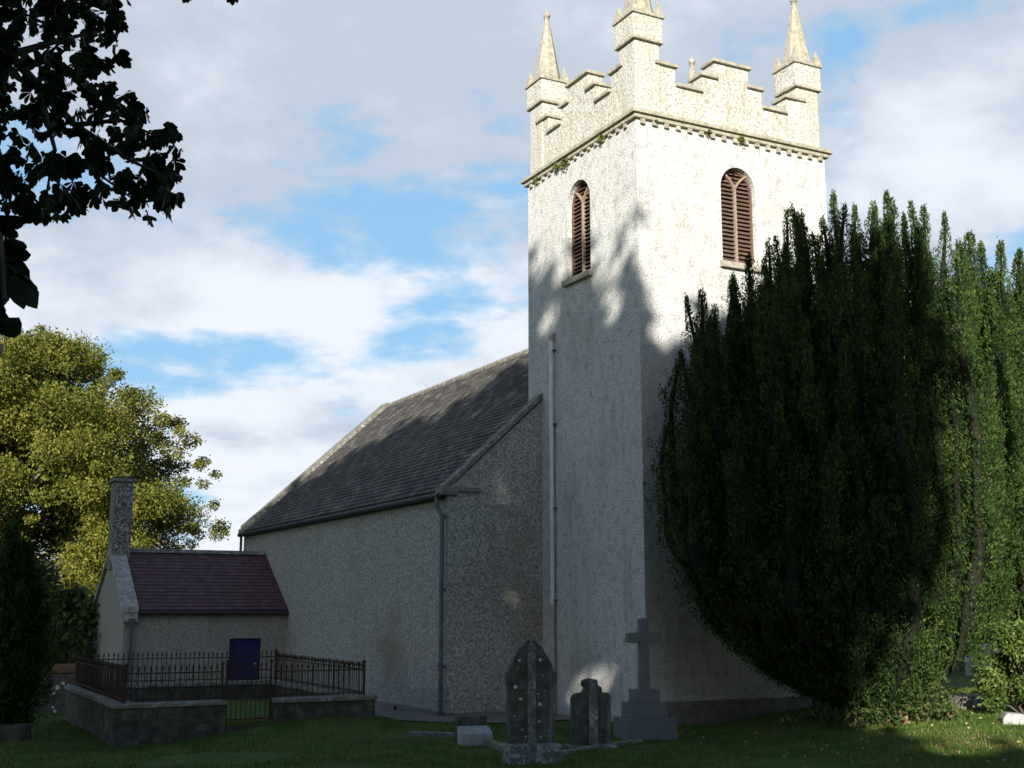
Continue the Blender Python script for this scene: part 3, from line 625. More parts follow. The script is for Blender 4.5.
    for (x, z, r) in ((-.12, .72, .07), (.02, .83, .05), (.15, .78, .04), (-.2, .58, .05), (.19, .62, .045), (-.14, .12, .06), (-.2, .22, .04), (.1, .7, .03)):
        k = 9; mb.prism([(x + r * random.uniform(.6, 1.1) * math.cos(2 * math.pi * i / k), z + r * random.uniform(.6, 1.1) * math.sin(2 * math.pi * i / k)) for i in range(k)], -.01, .02, 'y', 'lichen')
    mb.build('headstone', g)
    # low wall at the far left
    p0, p1 = at(-60, 704, 35.5), at(96, 703, 36.5); mb = MB(); d = p1 - p0; ang = math.atan2(d.y, d.x); L = Vector((d.x, d.y)).length
    T = Matrix.Translation((p0.x, p0.y, -.3)) @ Matrix.Rotation(ang, 4, 'Z'); mb.box((0, 0, -.3), (L, .5, 1.05), 'rubble', T)
    w = empty('stone_wall', (0, 0, 0), 0, 'low rubble boundary wall with brown earthy top behind lichened round gravestone', 'wall'); mb.build('wall', w, bevel=.03)
    mb = MB(); mb.box((-.02, -.04, 1.052), (L, .54, 1.32), 'needle_litter', T); mb.build('earth_capping', w, bevel=.08)
    strip('gravel_path', (-24, 33.6), (-9.4, 34.0), 1.5, 'gravel')
    # pale stone at the right edge
    b = grave_base(1013, 725, 23.9); mb = MB(); mb.prism([(-.22, -.15), (.28, -.15), (.30, .06), (.18, .18), (-.12, .2), (-.2, .1)], -.2, .2, 'y', 'pale_stone')
    o = mb.build('stone_marker', bevel=.03); o.location = b; o.rotation_euler = (0, 0, R(-12)); tag(o, 'small pale stone marker in the grass under the shrub at right', 'stone')
    # distant graves beyond the yews
    for px, py, d, w, h, lab in ((992, 690, 38, .8, 1.3, 'tall pale far gravestone beside the green shrub'), (975, 676, 44, .6, .8, 'small pale far gravestone glimpsed in the gap right of the big yew'), (1003, 672, 42, .5, 1.5, 'narrow far gravestone mostly hidden by the green shrub')):
        b = grave_base(px, py, d); mb = MB(); mb.prism([(x, z) for x, z in ogee(w, h * .75, h)], 0, .14, 'y', 'pale_stone'); o = mb.build('gravestone', bevel=.01); o.location = b; tag(o, lab, 'gravestone')
    mb = MB(); kerb(mb, at(958, 712, 27.5), at(992, 711, 27.7), .5, .25, 'coping'); tag(mb.build('kerb_stone', bevel=.02), 'grey stone kerb in the shadowed grass between big yew and shrub', 'kerb')
M['strip_lichen'] = material('blue_grey_lichened_rib', [(.3, (.07, .075, .068)), (.5, (.13, .14, .13)), (.68, (.26, .29, .27))], 9, 6, .95, .005, 30, patch=[((.36, .40, .37), 7, .54, .64, .7)])
headstones()
p0, p1 = cw(-3.35, 4.2), cw(-3.35, 12)
strip('gravel_path', (p0.x, p0.y), (p1.x, p1.y), 1.3, 'gravel')
p0, p1 = cw(-4.6, 3.3), cw(.0, 3.2)
strip('gravel_path', (p0.x, p0.y), (p1.x, p1.y), 1.9, 'gravel', .03)

# ------------------------------------------------------------------ yews
def yew(name, base, tips, rad, label, cat, per_plume=3600, spray=.070, lowmul=1.0, trunk_n=9, smin=.02, stems=True, tr=.15, core=True, group=None):
    t = empty(name, base, 0, label, cat, group); bx, by, bz = base
    leaf = []; cm = MB(); tk = MB()
    for i, (x, y, z) in enumerate(tips):
        dx, dy, H = x - bx, y - by, z - bz; r0 = rad * random.uniform(.75, 1.25); dist = math.hypot(dx, dy)
        ph = random.uniform(0, 6.28)
        def axis(s):                     # s 0..1 along the height
            h = s * H; k = 1 - np.exp(-h / (.55 + .32 * dist) / lowmul); k1 = 1 - math.exp(-H / (.55 + .32 * dist) / lowmul)
            w = .12 * np.sin(s * 9 + ph) + .05 * np.sin(s * 23 + 2 * ph)
            return np.stack([dx * k / k1 + w, dy * k / k1 + w * .6, h], -1)
        def radius(s): return r0 * (np.minimum(1, .55 + s * 2.4)) * (1 - s) ** .5 * (1 + .22 * np.sin(s * 17 + ph) + .12 * np.sin(s * 41 + ph * 3)) + .02
        n = int(per_plume * (H / 8) * (r0 / .42))
        sm = smin + random.uniform(0, .05) + (.30 if x - bx > 1.9 else .08 if x - bx > 1.2 else 0)
        s = rng.uniform(sm, 1, n) ** .9; a = rng.uniform(0, 2 * math.pi, n)
        lump = np.array([1 + .36 * math.sin(3 * aa + 7 * ss * H + ph) * math.sin(2.3 * ss * H + aa) for aa, ss in zip(a, s)])
        rr = radius(s) * lump * rng.uniform(.72, 1.1, n)
        c = axis(s) + np.stack([np.cos(a) * rr, np.sin(a) * rr, rng.normal(size=n) * .04], -1)
        od = np.stack([np.cos(a), np.sin(a), np.zeros(n)], -1) * rng.uniform(.2, 1.0, (n, 1)) + np.array([0, 0, 1]) * rng.uniform(.35, 1.1, (n, 1)) + rng.normal(size=(n, 3)) * .28
        leaf.append(cards(c, od, spray * rng.uniform(.6, 1.5, n), .34, .12))
        # side shoots: short upright plumes of their own standing off the main one
        k = int(H * 5.5); s0 = rng.uniform(max(sm, .03), .9, k); a0 = rng.uniform(0, 2 * math.pi, k); Ls = rng.uniform(.28, .75, k); q0 = radius(s0) * rng.uniform(.75, 1.2, k)
        bp = axis(s0) + np.stack([np.cos(a0) * q0, np.sin(a0) * q0, np.zeros(k)], -1); m = int(per_plume / 60)
        dirs = unit(np.stack([np.cos(a0) * .4, np.sin(a0) * .4, np.full(k, 1.)], -1) + rng.normal(size=(k, 3)) * .22)
        tt = rng.uniform(0, 1, (k, m)); wr = (.13 * (1 - tt) ** .7 + .012) * rng.uniform(.5, 1.25, (k, m)) * (Ls[:, None] / .5); aa = rng.uniform(0, 6.28, (k, m))
        c = bp[:, None, :] + dirs[:, None, :] * (tt * Ls[:, None])[..., None] + np.stack([np.cos(aa) * wr, np.sin(aa) * wr, np.zeros_like(wr)], -1)
        od = np.stack([np.cos(aa), np.sin(aa), np.zeros_like(aa)], -1) * .8 + dirs[:, None, :] + rng.normal(size=(k, m, 3)) * .3
        leaf.append(cards(c.reshape(-1, 3), od.reshape(-1, 3), spray * .8 * rng.uniform(.6, 1.4, k * m), .36, .12))
        # sprays at the very tip
        m = 40; c = axis(np.full(m, .985)) + rng.normal(size=(m, 3)) * np.array([.03, .03, .10]); leaf.append(cards(c, rng.normal(size=(m, 3)) * .25 + [0, 0, 1], spray * .9 * rng.uniform(.7, 1.3, m), .4, .1))
        ss = np.linspace(max(.03, sm), .985, 22); ax_ = axis(ss)
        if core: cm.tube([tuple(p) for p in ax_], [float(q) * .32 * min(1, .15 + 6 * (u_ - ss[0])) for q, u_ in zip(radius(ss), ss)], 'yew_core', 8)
        if i % max(1, len(tips) // trunk_n) == 0 and dist < 1.8:
            ss = np.linspace(0, .5, 9); tk.tube([tuple(p + np.array([0, 0, -.2])) for p in axis(ss)], [float(tr * (1 - q) + .02) for q in ss], 'yew_bark', 8)
    lv = np.concatenate(leaf)
    cr = quads('crown', lv, 'yew', t)
    if core and cm.v: cm.build('shade_core', cr, smooth=True, fix=False)
    # main stems, bare and pale where ivy has died
    for k in range(trunk_n * 2 if stems else 0):
        a = random.uniform(0, 6.28); q = random.uniform(.1, .75); h = random.uniform(.7, 2.2)
        tk.tube([(q * math.cos(a), q * math.sin(a), -.3), (q * 1.25 * math.cos(a), q * 1.25 * math.sin(a), h * .5), (q * 1.7 * math.cos(a) + random.uniform(-.1, .1), q * 1.6 * math.sin(a), h)], [.085, .065, .03], 'yew_bark', 7)
    if not stems and trunk_n > 3:            # short fluted bole
        for k in range(9):
            a = 6.28 * k / 9; q = .22 * random.uniform(.8, 1.2); tk.tube([(q * 1.5 * math.cos(a), q * 1.5 * math.sin(a), -.3), (q * math.cos(a), q * math.sin(a), .6), (q * 1.9 * math.cos(a), q * 1.9 * math.sin(a), 2.2)], [.2, .15, .1], 'yew_bark', 8)
    tk.build('trunk', t, smooth=True, fix=False)
    return t

def big_yew():
    tips = []; yb = (7.35, 25.0, float(gh(7.35, 25)))
    outline = [(3.3, 8.7), (3.8, 9.0), (4.4, 9.4), (5.0, 10.3), (5.7, 11.1), (6.6, 11.4), (7.4, 11.7), (8.2, 11.6), (8.9, 11.2), (9.5, 10.6)]
    ox = [p[0] for p in outline]; oz = [p[1] for p in outline]
    ok = 0
    while ok < 92:
        x = random.uniform(3.25, 9.35); y = random.uniform(22.7, 27.6); e = ((x - 6.4) / 3.2) ** 2 + ((y - 25.1) / 2.5) ** 2
        if e > 1: continue
        wall = 27 + (x - 2.89) * math.tan(RZ) - .8
        if y > wall: continue
        if any((x - a) ** 2 + (y - b) ** 2 < .30 ** 2 for a, b, _ in tips): continue
        z = float(np.interp(x, ox, oz)) - random.uniform(.3, 1.6)
        front = (25.0 - y) / 2.4
        if front > .15: z -= (front - .15) * random.uniform(1.0, 6.0)
        tips.append((x, y, max(z, 3.2))); ok += 1
    # the tips that draw the skyline
    for px, py in ((688, 297), (705, 291), (731, 280), (743, 274), (790, 206), (799, 212), (820, 218), (836, 195), (857, 206), (873, 203), (889, 192), (908, 202), (926, 208), (938, 212), (772, 240), (752, 256), (717, 306)):
        p = at(px, py, 25.2 + random.uniform(-.3, .5)); tips.append((p.x, p.y if p.y < 27 + (p.x - 2.89) * math.tan(RZ) - .8 else 27 + (p.x - 2.89) * math.tan(RZ) - .8, p.z))
    for k in range(13):
        x = random.uniform(9.2, 11.0); tips.append((x, random.uniform(24.6, 26.6) + (x - 9.2) * .5, 10.6 - (x - 9.2) * .6 - random.uniform(0, 5.5)))
    p = at(660, 425, 25); tips.append((p.x, p.y, p.z)); tips.append((p.x + .25, p.y, p.z - .5))
    yew('irish_yew', yb, tips, .40, 'huge dark many spired irish yew in front of the church tower', 'yew tree', lowmul=.72, stems=False)
big_yew()
def right_yew():
    tips = []; yb = (13.2, 30.3, float(gh(13.2, 30.3)))
    for px, py in ((966, 236), (988, 240), (996, 246), (1016, 250), (1030, 262), (1050, 240)): p = at(px, py, 30); tips.append((p.x, 30 + random.uniform(-.4, .4), p.z))
    for k in range(34):
        x = random.uniform(11.0, 15.2); y = random.uniform(28.2, 31.6); z = 11.4 - random.uniform(0, 1.2) - max(0, 29.6 - y) * random.uniform(.5, 4); tips.append((x, y, z))
    yew('irish_yew', yb, tips, .5, 'tall green yew at the right edge behind the huge dark yew', 'yew tree', 3600, .085, smin=.12, trunk_n=3, stems=False)
right_yew()
def left_yew():
    b = at(6, 716, 26.0); yb = (b.x, b.y, float(gh(b.x, b.y))); tips = []
    for k in range(26):
        p = at(random.uniform(-75, 33), random.uniform(532, 575), 26 + random.uniform(-1.1, 1.1)); tips.append(tuple(p))
    for px, py in ((20, 528), (34, 545), (40, 575), (5, 524), (42, 610)): tips.append(tuple(at(px, py, 26)))
    yew('small_yew', yb, tips, .42, 'small black looking yew at left edge beside the railed grave plot', 'yew tree', 4200, .08, trunk_n=2, smin=0, stems=False, tr=.08)
left_yew()

# ------------------------------------------------------------------ leafy trees
def clump_crown(centres, radii, n_per, size, mat, name, parent, flat=.8, aspect=.7, keep=None, origin=(0, 0, 0)):
    out = []
    for c, r in zip(centres, radii):
        n = int(n_per * r * r); d = unit(rng.normal(size=(n, 3))); rr = r * rng.uniform(.25, 1, (n, 1)) ** .45 * (1 + .22 * rng.normal(size=(n, 1)))
        p = np.array(c) + d * rr * np.array([1, 1, flat]); out.append(cards(p, rng.normal(size=(n, 3)) + d * .5 + np.array([0, 0, -.3]), size * rng.uniform(.6, 1.4, n), aspect, .15))
    v = np.concatenate(out)
    if keep is not None: v = v[keep(v.mean(1) + np.array(origin))]
    return quads(name, v, mat, parent)
def branchy(tk, p, d, L, r, depth, ends, mat='bark', up=.25, seed=None):
    pts = [Vector(p)]; rad = [r]; d = Vector(d).normalized()
    for k in range(4):
        d = (d + Vector((random.gauss(0, .18), random.gauss(0, .18), random.gauss(up * .4, .1)))).normalized(); pts.append(pts[-1] + d * L / 4); rad.append(r * (1 - .16 * (k + 1)))
    tk.tube(pts, rad, mat, 7 if depth > 1 else 5)
    if depth == 0: ends.append(tuple(pts[-1])); return
    for k in range(3 if depth > 1 else 3):
        j = random.choice((2, 3, 4)); nd = (d + Vector((random.gauss(0, .75), random.gauss(0, .75), random.gauss(.1, .4)))).normalized()
        branchy(tk, pts[j], nd, L * random.uniform(.6, .8), rad[j] * .65, depth - 1, ends, mat, up)
def autumn_tree():
    b = (-26.0, 58, float(gh(-26.0, 58)))
    t = empty('autumn_tree', b, 0, 'big rounded yellow green tree in evening sun behind the vestry', 'tree')
    cs, rs, limbs = [], [], MB()
    # crown profile: distance from the axis at each height
    prof = [(1.2, 9.0), (3.5, 10.2), (6, 10.9), (8.5, 10.8), (10.8, 9.8), (13, 8.0), (15.2, 5.0), (16.6, 2.2)]
    pz = [p[0] for p in prof]; pr = [p[1] for p in prof]
    limbs.tube([(0, 0, -.5), (.1, 0, 3), (-.2, .2, 8), (.2, 0, 12.5)], [.75, .6, .4, .12], 'bark', 12)
    for k in range(520):
        z = random.uniform(.8, 15.9); a = random.uniform(0, 6.28); R_ = float(np.interp(z, pz, pr)) * (1 + .10 * math.sin(3 * a + z * .5) + .07 * math.sin(7 * a - z * 1.1)); q = R_ * random.uniform(.45, 1.0)
        c = (q * math.cos(a), q * math.sin(a), z + random.uniform(-.3, .3)); cs.append(c); rs.append(random.uniform(.55, 1.5))
        if k % 7 == 0:
            s = max(1.5, z - q * .55); limbs.tube([(0, 0, s), (c[0] * .45, c[1] * .45, s + (z - s) * .35), (c[0] * .8, c[1] * .8, s + (z - s) * .75), c], [.16, .11, .06, .02], 'pale_bark', 5, False)
    # loose outer twigs
    for k in range(260):
        z = random.uniform(2, 16.6); a = random.uniform(0, 6.28); R_ = float(np.interp(z, pz, pr)) * random.uniform(.98, 1.13); cs.append((R_ * math.cos(a), R_ * math.sin(a), z)); rs.append(random.uniform(.3, .55))
    cr = clump_crown(cs, rs, 1050, .135, 'tree_leaf', 'crown', t, .75, .62)
    cs, rs = [], []
    for k in range(240):
        z = random.uniform(1, 15); a = random.uniform(0, 6.28); q = float(np.interp(z, pz, pr)) * random.uniform(.1, .70); cs.append((q * math.cos(a), q * math.sin(a), z)); rs.append(random.uniform(1.2, 1.7))
    clump_crown(cs, rs, 140, .27, 'tree_leaf', 'inner_leaves', cr, .8, .65)
    limbs.build('trunk', t, smooth=True, fix=False)
autumn_tree()
def far_trees():
    # more trees and hedging beyond the left wall, each its own
    for i, (px, d, h, r, lab) in enumerate(((20, 46, 4.6, 2.6, 'dark hedge tree behind the low boundary wall at left'), (75, 44, 3.4, 2.0, 'low dark tree between boundary wall and vestry gable'))):
        p = at(px, 600, d); b = (p.x, p.y, float(gh(p.x, p.y))); t = empty('hedge_tree', b, 0, lab, 'tree'); cs = []; rs = []; tk = MB()
        for k in range(60):
            z = random.uniform(.3, h); a = random.uniform(0, 6.28); q = r * math.sqrt(max(.05, 1 - (z / h) ** 3)) * random.uniform(.4, 1); cs.append((q * math.cos(a), q * math.sin(a), z)); rs.append(random.uniform(.4, .8))
        tk.tube([(0, 0, -.3), (0, .1, h * .8)], [.18, .05], 'bark', 7); tk.build('trunk', t); clump_crown(cs, rs, 150, .22, 'leaf_hedge', 'crown', t)
    # the wood on the skyline reads as one mass
    cs = []; rs = []
    for k in range(150):
        x = random.uniform(-90, 95); y = random.uniform(105, 125); z = random.uniform(.5, 3.4 if x < 25 else 7.5); cs.append((x, y, z)); rs.append(random.uniform(1.3, 2.4))
    tag(clump_crown(cs, rs, 22, .8, 'leaf_hedge', 'woodland', None), 'low far line of trees on the skyline behind the churchyard', 'woodland', kind='stuff')
far_trees()
def shrub():
    b = at(1028, 716, 25.6); b = (b.x, b.y, float(gh(b.x, b.y))); t = empty('leafy_shrub', b, 0, 'bright green leafy shrub at right edge above pale stone marker', 'shrub')
    cs = []; rs = []; tk = MB()
    for k in range(46):
        a = random.uniform(0, 6.28); z = random.uniform(.25, 1.75); q = .85 * math.sqrt(max(.08, 1 - ((z - .8) / 1.15) ** 2)) * random.uniform(.4, 1); cs.append((q * math.cos(a), q * math.sin(a), z)); rs.append(random.uniform(.16, .3))
        if k % 3 == 0: tk.tube([(0, 0, -.1), (q * .5 * math.cos(a), q * .5 * math.sin(a), z * .6), (q * math.cos(a), q * math.sin(a), z)], [.03, .02, .006], 'bark', 5)
    tk.build('stems', t, fix=False); clump_crown(cs, rs, 3600, .085, 'bush_leaf', 'foliage', t, 1, .6)
shrub()
def back_hedge():
    p = at(965, 640, 47); b = (p.x, p.y, float(gh(p.x, p.y))); t = empty('hedge', b, R(8), 'clipped far hedge closing the churchyard beyond the gap right of the big yew', 'hedge'); cs = []; rs = []; tk = MB()
    for k in range(150): cs.append((random.uniform(-5, 9), random.uniform(-.4, .4), random.uniform(.2, 2.3 + .35 * math.sin(k)))); rs.append(random.uniform(.35, .6))
    for k in range(12): tk.tube([(-4.5 + k * 1.2, 0, -.3), (-4.5 + k * 1.2, .05, 1.8)], [.05, .02], 'bark', 5); 
    tk.build('stems', t, fix=False)['kind'] = 'stuff'; clump_crown(cs, rs, 420, .13, 'bush_leaf', 'foliage', t)
back_hedge()
def ivy():
    b = (7.5, 24.55, float(gh(7.5, 24.55))); t = empty('ivy_clump', b, 0, 'ivy and dead stems clustered round the foot of the huge yew', 'ivy')
    cs = []; rs = []; tk = MB()
    for k in range(70):
        x = random.gauss(0, .85); cs.append((x, random.gauss(0, .28), abs(random.gauss(0, .55)) * math.exp(-(x / 1.3) ** 2) + .05)); rs.append(random.uniform(.1, .24))
    clump_crown(cs, rs, 1500, .075, 'ivy', 'leaves', t, 1, .8)
    for k in range(9):
        x = random.gauss(.0, .45); y = random.gauss(.1, .2); h = random.uniform(.35, .9); tk.tube([(x, y, -.1), (x + random.gauss(0, .08), y, h * .5), (x + random.gauss(0, .16), y, h)], [.045, .036, .018], 'yew_bark', 6)
    tk.build('dead_stems', t, fix=False)['kind'] = 'stuff'
M['dead'] = material('dead_stems', [(.3, (.20, .13, .07)), (.7, (.42, .31, .18))], 8, 5, .9)
ivy()

# ------------------------------------------------------------------ trees behind the viewer: they shade the churchyard
SHAFTS = ((664, 345, 27.6, .12), (672, 318, 27.7, .25), (560, 262, 29.8, .20), (547, 312, 30.4, .22), (606, 268, 28.2, .2), (615, 310, 27.9, .16), (420, 520, 33, -.02), (350, 560, 37, .0))
GAPS = []                                   # world points that a shaft of evening sun reaches, and its radius
for px, py, d, r in ((582, 690, 29.4, .52), (600, 684, 28.8, .50), (500, 487, 30.9, .27), (506, 500, 30.9, .25), (499, 578, 30.9, .26), (510, 598, 30.9, .24), (520, 618, 31.2, .23), (538, 634, 31.5, .24)): GAPS.append((np.array(at(px, py, d)), r))
for px, py, d, r in SHAFTS: GAPS.append((np.array(at(px, py, d)), r + .22))
CX = [-40, -20, -11, -9, -7, -5.5, -3.9, -2.8, -1.5, 0, 3, 6]            # outline of the tree tops behind the viewer at y = -10
CZ = [24.5, 25.8, 26.2, 26.0, 24.9, 23.7, 21.7, 20.7, 20.9, 21.6, 21.8, 21.8]
def keep_gaps(c):
    s = np.array(SUNV); ok = np.ones(len(c), bool)
    k = (c[:, 1] + 10) / -s[1]; xx = c[:, 0] + k * s[0]; zz = c[:, 2] + k * s[2]
    lim = np.interp(xx, CX, CZ) + .35 * np.sin(xx * 2.7) + .3 * np.sin(xx * 6.1 + 1)
    ok &= (zz < lim) | (rng.uniform(size=len(c)) < .25 * np.exp(-np.maximum(zz - lim, 0) / .7)) | (c[:, 1] > -5)
    for p, r in GAPS:
        q = c - p; t = q @ s; dd = np.linalg.norm(q - t[:, None] * s, axis=1); ok &= dd > r
    return ok
random.seed(21); rng = np.random.default_rng(21)
def shade_tree(x, y, H, rx, lab, zlow=3.5, n=150, shoots=0, dens=44, top_pow=3, leaf=.62):
    b = (x, y, float(gh(x, y))); t = empty('shade_tree', b, 0, lab, 'tree', 'trees behind the viewer'); tk = MB(); cs = []; rs = []
    tk.tube([(0, 0, -.5), (.2, 0, H * .3), (0, .2, H * .75)], [.6, .45, .12], 'bark', 10)
    for k in range(n):
        z = random.uniform(zlow, H - 1.0); u = (z - zlow) / (H - zlow); q = rx * (max(.02, 1 - u ** top_pow)) ** .6 * math.sqrt(random.uniform(.02, 1)) * .92; a = random.uniform(0, 6.28)
        c = (q * math.cos(a), q * .55 * math.sin(a), z); cs.append(c); rs.append(random.uniform(1.1, 2.0))
        if k % 5 == 0: tk.tube([(0, 0, z * .7), (c[0] * .6, c[1] * .6, z * .9), c], [.14, .08, .03], 'bark', 5, False)
    for k in range(shoots):                  # loose leading shoots above the crown, thinly leaved
        a = random.uniform(0, 6.28); q = rx * random.uniform(.1, .85); p = Vector((q * math.cos(a), q * .5 * math.sin(a), H - 1.6 - (q / rx) ** 2 * 1.5)); d = Vector((random.gauss(.45, .35), random.gauss(0, .2), 1)).normalized(); L = random.uniform(1.2, 2.8)
        tk.tube([p - d, p + d * L * .5, p + d * L], [.07, .04, .015], 'bark', 5, False)
        for j in range(5): cs.append(tuple(p + d * L * (.2 + .2 * j) + Vector((random.gauss(0, .12), 0, random.gauss(0, .12))))); rs.append(random.uniform(.35, .62))
    tk.build('trunk', t, fix=False); clump_crown(cs, rs, dens, leaf, 'leaf_hedge', 'crown', t, .85, .75, keep_gaps, b)
shade_tree(-28, -11, 23, 7.5, 'broad tree behind the viewer, far left', n=200)
shade_tree(-15.5, -11, 24.6, 8.2, 'tallest tree behind the viewer', n=300, top_pow=5, shoots=22)
shade_tree(-22.5, -11.5, 24.3, 5.2, 'dense tree behind the viewer between the broad and tallest ones', n=200, top_pow=6)
shade_tree(-7.0, -12, 25.0, 4.6, 'narrow tree behind the viewer beside the tallest', n=190, top_pow=6, shoots=6)
shade_tree(-4.0, -10, 21.5, 4.6, 'round topped tree behind the viewer', n=190, top_pow=5)
shade_tree(-.1, -10.5, 22.0, 1.9, 'slender tree behind the viewer at right of the tall ones', zlow=13.6, n=60, top_pow=5, shoots=5)
shade_tree(-9, -18, 22, 7, 'second row tree behind the viewer')
for k, (x, h) in enumerate(((1.5, 9.0), (5.0, 8.9), (8.5, 8.9), (12, 9.0), (15.5, 9.0), (19.5, 9.0))):
    shade_tree(x, -9.5, h, 2.9, 'clipped lower tree %s behind the viewer at right' % ('nearest the big ones', 'next to it', 'third along', 'fourth along', 'fifth along', 'last along')[k], 1.0, 170, dens=34, top_pow=14)

# ------------------------------------------------------------------ overhanging chestnut at top left
def chestnut():
    b = (-6.2, 4.2, float(gh(-6.2, 4.2))); t = empty('chestnut_tree', b, 0, 'dark broad leaved branch of an overhanging tree at top left', 'tree')
    tk = MB(); B = np.array(b)
    tk.tube([(0, 0, -.4), (.1, .1, 3), (.0, .2, 7), (.2, .3, 10)], [.42, .36, .28, .1], 'bark', 12)
    hang = []                                # clusters of five leaflets: (point, leaflet length)
    reg = [(0, 0), (112, 0), (122, 25), (118, 62), (100, 78), (135, 100), (150, 118), (178, 132), (181, 165), (178, 190), (160, 215), (140, 218), (125, 205), (95, 200), (80, 205), (70, 218), (35, 215), (18, 205), (0, 210)]
    def inside(x, y):
        c = False; n = len(reg)
        for i in range(n):
            (x1, y1), (x2, y2) = reg[i], reg[(i + 1) % n]
            if (y1 > y) != (y2 > y) and x < (x2 - x1) * (y - y1) / (y2 - y1) + x1: c = not c
        return c
    k = 0
    while k < 1150:
        x, y = random.uniform(-90, 183), random.uniform(-90, 222)
        if x >= 0 and y >= 0 and not inside(x, y): continue
        if x > 0 and y < 0 and x > 112: continue
        # open patches where the sky shows
        hole = any((x - hx) ** 2 / rx ** 2 + (y - hy) ** 2 / ry ** 2 < 1 for hx, hy, rx, ry in ((60, 140, 26, 10), (22, 125, 14, 9), (95, 175, 20, 9), (102, 60, 12, 20), (60, 45, 9, 14), (20, 95, 10, 10), (85, 100, 13, 8), (40, 178, 12, 7)))
        if hole and random.random() < .92: continue
        hang.append((at(x, y, random.uniform(6.2, 8.2)), random.uniform(.045, .08))); k += 1
    for x, y, d, s in ((0, 215, 3.9, .10), (4, 235, 3.9, .09), (-2, 262, 3.8, .12), (4, 272, 3.8, .11), (10, 276, 3.8, .10), (-8, 318, 3.7, .13), (-6, 250, 3.9, .12), (-8, 275, 3.9, .1), (-8, 300, 3.8, .1), (-12, 300, 3.8, .09), (-15, 250, 3.9, .09), (126, -2, 6.5, .045), (205, -10, 6.5, .05), (232, -9, 6.5, .05), (190, -12, 6.5, .06), (250, -17, 6.5, .07)): hang.append((at(x, y, d), s))
    for _ in range(500):                     # the rest of the crown, out of the frame
        q = Vector((random.gauss(-5.8, 2.0), random.gauss(4.8, 1.8), random.gauss(7.2, 1.8)))
        pxx = 512 + FPX * q.x / max(.5, q.y)
        if q.z > 4 and not (q.y > 1.0 and pxx > -60): hang.append((q, random.uniform(.11, .16)))
    leaves = []
    for p, s in hang:
        p = np.array(p) - B; m = random.randint(5, 7); dn = np.array([random.gauss(0, .5), random.gauss(0, .5), random.gauss(-.55, .3)]); dn /= np.linalg.norm(dn)
        e1 = np.cross(dn, [0, 0, 1]); e1 /= np.linalg.norm(e1) + 1e-6; e2 = np.cross(dn, e1)
        roll = random.uniform(0, 3.14); e1, e2 = e1 * math.cos(roll) + e2 * math.sin(roll), e2 * math.cos(roll) - e1 * math.sin(roll)
        for j in range(m):
            a = math.radians(-80 + 160 * j / (m - 1)); d = dn * math.cos(a) + e1 * math.sin(a); d = d + e2 * random.gauss(0, .15); d /= np.linalg.norm(d); L = s * (1.15 - .35 * abs(j - (m - 1) / 2) / ((m - 1) / 2)) * 1.25
            n = np.cross(d, e2 + 1e-3); n /= np.linalg.norm(n) + 1e-6; n = n * math.cos(.4) + e2 * math.sin(.4) * random.choice((-1, 1)); W = L * .26
            fold = np.cross(d, n) * W * .3
            prf = ((.22, .30), (.45, .68), (.66, 1.0), (.84, .78), (.94, .36)); dr = np.array([0, 0, -L * .16])
            leaves.append([p] + [p + d * L * a_ + n * W * w_ * random.uniform(.9, 1.1) + fold * w_ + dr * a_ * a_ for a_, w_ in prf] + [p + d * L + dr] + [p + d * L * a_ - n * W * w_ * random.uniform(.9, 1.1) + fold * w_ + dr * a_ * a_ for a_, w_ in reversed(prf)])
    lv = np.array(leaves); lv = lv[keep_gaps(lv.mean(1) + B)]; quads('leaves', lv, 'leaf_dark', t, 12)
    # limbs that carry them
    def limb(pts, r0, r1):
        pts = [Vector(p) - Vector(b) for p in pts]; tk.tube(pts, [r0 + (r1 - r0) * k / (len(pts) - 1) for k in range(len(pts))], 'bark', 6, False)
    limb([(-6.2, 4.4, 7.0), at(-60, -20, 6.0), at(10, 55, 7), at(75, 125, 7.2), at(130, 160, 7.2), at(170, 180, 7.2)], .045, .004)
    limb([at(10, 55, 7), at(60, 40, 7.1), at(105, 30, 7.2)], .03, .006); limb([at(40, 95, 7.1), at(55, 150, 7.1), at(45, 200, 7.2)], .02, .005); limb([at(75, 125, 7.2), at(120, 120, 7.2), at(165, 140, 7.2)], .02, .005)
    limb([at(10, 55, 7), at(-10, 130, 7.1), at(15, 190, 7.1)], .03, .006); limb([at(75, 125, 7.2), at(100, 175, 7.2), at(145, 208, 7.2)], .015, .004)
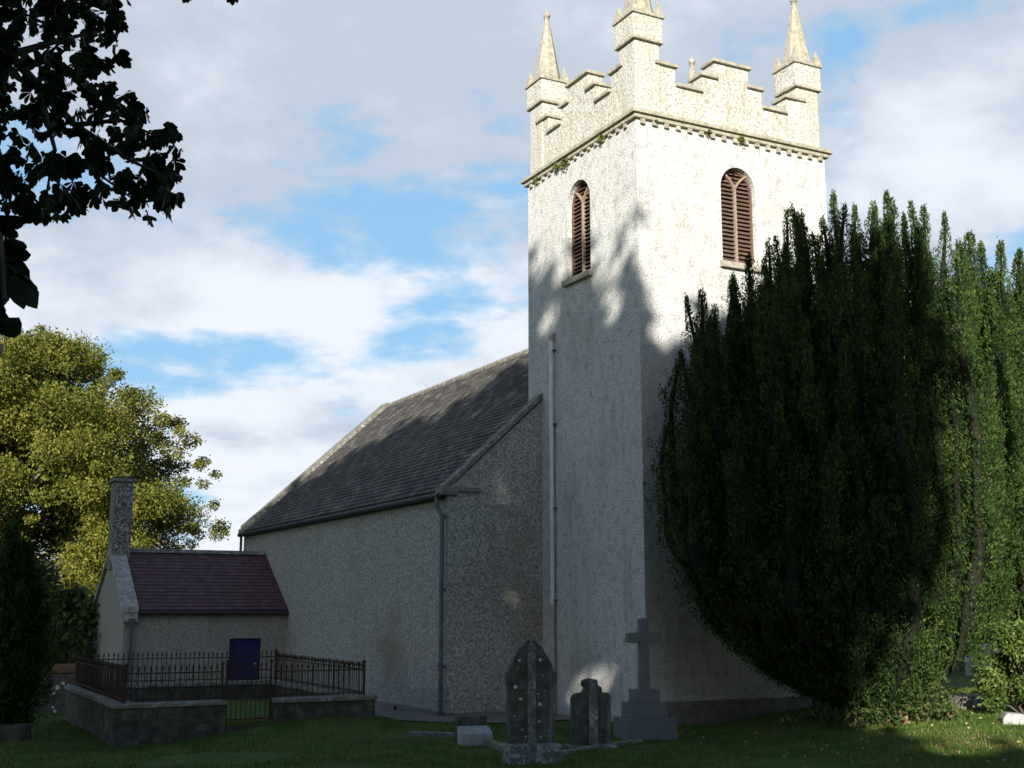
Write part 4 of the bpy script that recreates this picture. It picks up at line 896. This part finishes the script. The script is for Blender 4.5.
    limb([(-6.2, 4.3, 5.6), at(-200, 150, 4), at(-40, 190, 3.6), at(-2, 240, 3.5), at(5, 300, 3.4)], .06, .005)
    limb([(-6.2, 4.4, 8.6), at(60, -130, 6.5), at(180, -60, 6.5), at(235, -12, 6.5)], .06, .005); limb([at(180, -60, 6.5), at(140, -30, 6.5), at(126, 0, 6.5)], .01, .004)
    tk.build('trunk', t, fix=False)
chestnut()

# ------------------------------------------------------------------ grass
def grass():
    n = 90000; y = rng.uniform(17.5, 34, n); x = rng.uniform(-.47, .47, n) * (y + 1)
    # none inside the church, plot or under the stones
    dx, dy = x - CH.x, y - CH.y; v = dx * math.cos(RZ) + dy * math.sin(RZ); u = -dx * math.sin(RZ) + dy * math.cos(RZ)
    bad = ((v > -.1) & (v < TW) & (u > -.1)) | ((v > -A - 1.2) & (u > UG - 1.0)) | ((u > 2.3) & (v > -4.7) & (v < 0)) | ((u > 2.2) & (u < 2.8) & (v > -10.7) & (v < -5.2))
    bare = np.array([mnoise.noise(Vector((a * .55, b * .55, 1.3))) for a, b in zip(x, y)]) > .38
    ok = ~bad & ~bare; x, y = x[ok], y[ok]; z = gh(x, y); n = len(x); h = rng.uniform(.03, .085, n); a = rng.uniform(0, 6.28, n); w = rng.uniform(.006, .012, n)
    lean = rng.normal(size=(n, 2)) * .03
    p0 = np.stack([x - np.cos(a) * w, y - np.sin(a) * w, z - .01], -1); p1 = np.stack([x + np.cos(a) * w, y + np.sin(a) * w, z - .01], -1); p2 = np.stack([x + lean[:, 0], y + lean[:, 1], z + h], -1)
    tag(quads('grass', np.stack([p0, p1, p2], 1), 'blade', None, 3), 'short rough grass of the churchyard', 'grass', kind='stuff')
    # fallen leaves
    m = 170; y = rng.uniform(18.5, 26, m); x = rng.uniform(.1, .47, m) * y; c = np.stack([x, y, gh(x, y) + .05], -1)
    tag(quads('fallen_leaves', cards(c, rng.normal(size=(m, 3)) * [1, 1, .25], .07, .6), 'dead', None), 'scattered brown fallen leaves on the grass', 'leaves', kind='stuff')
grass()
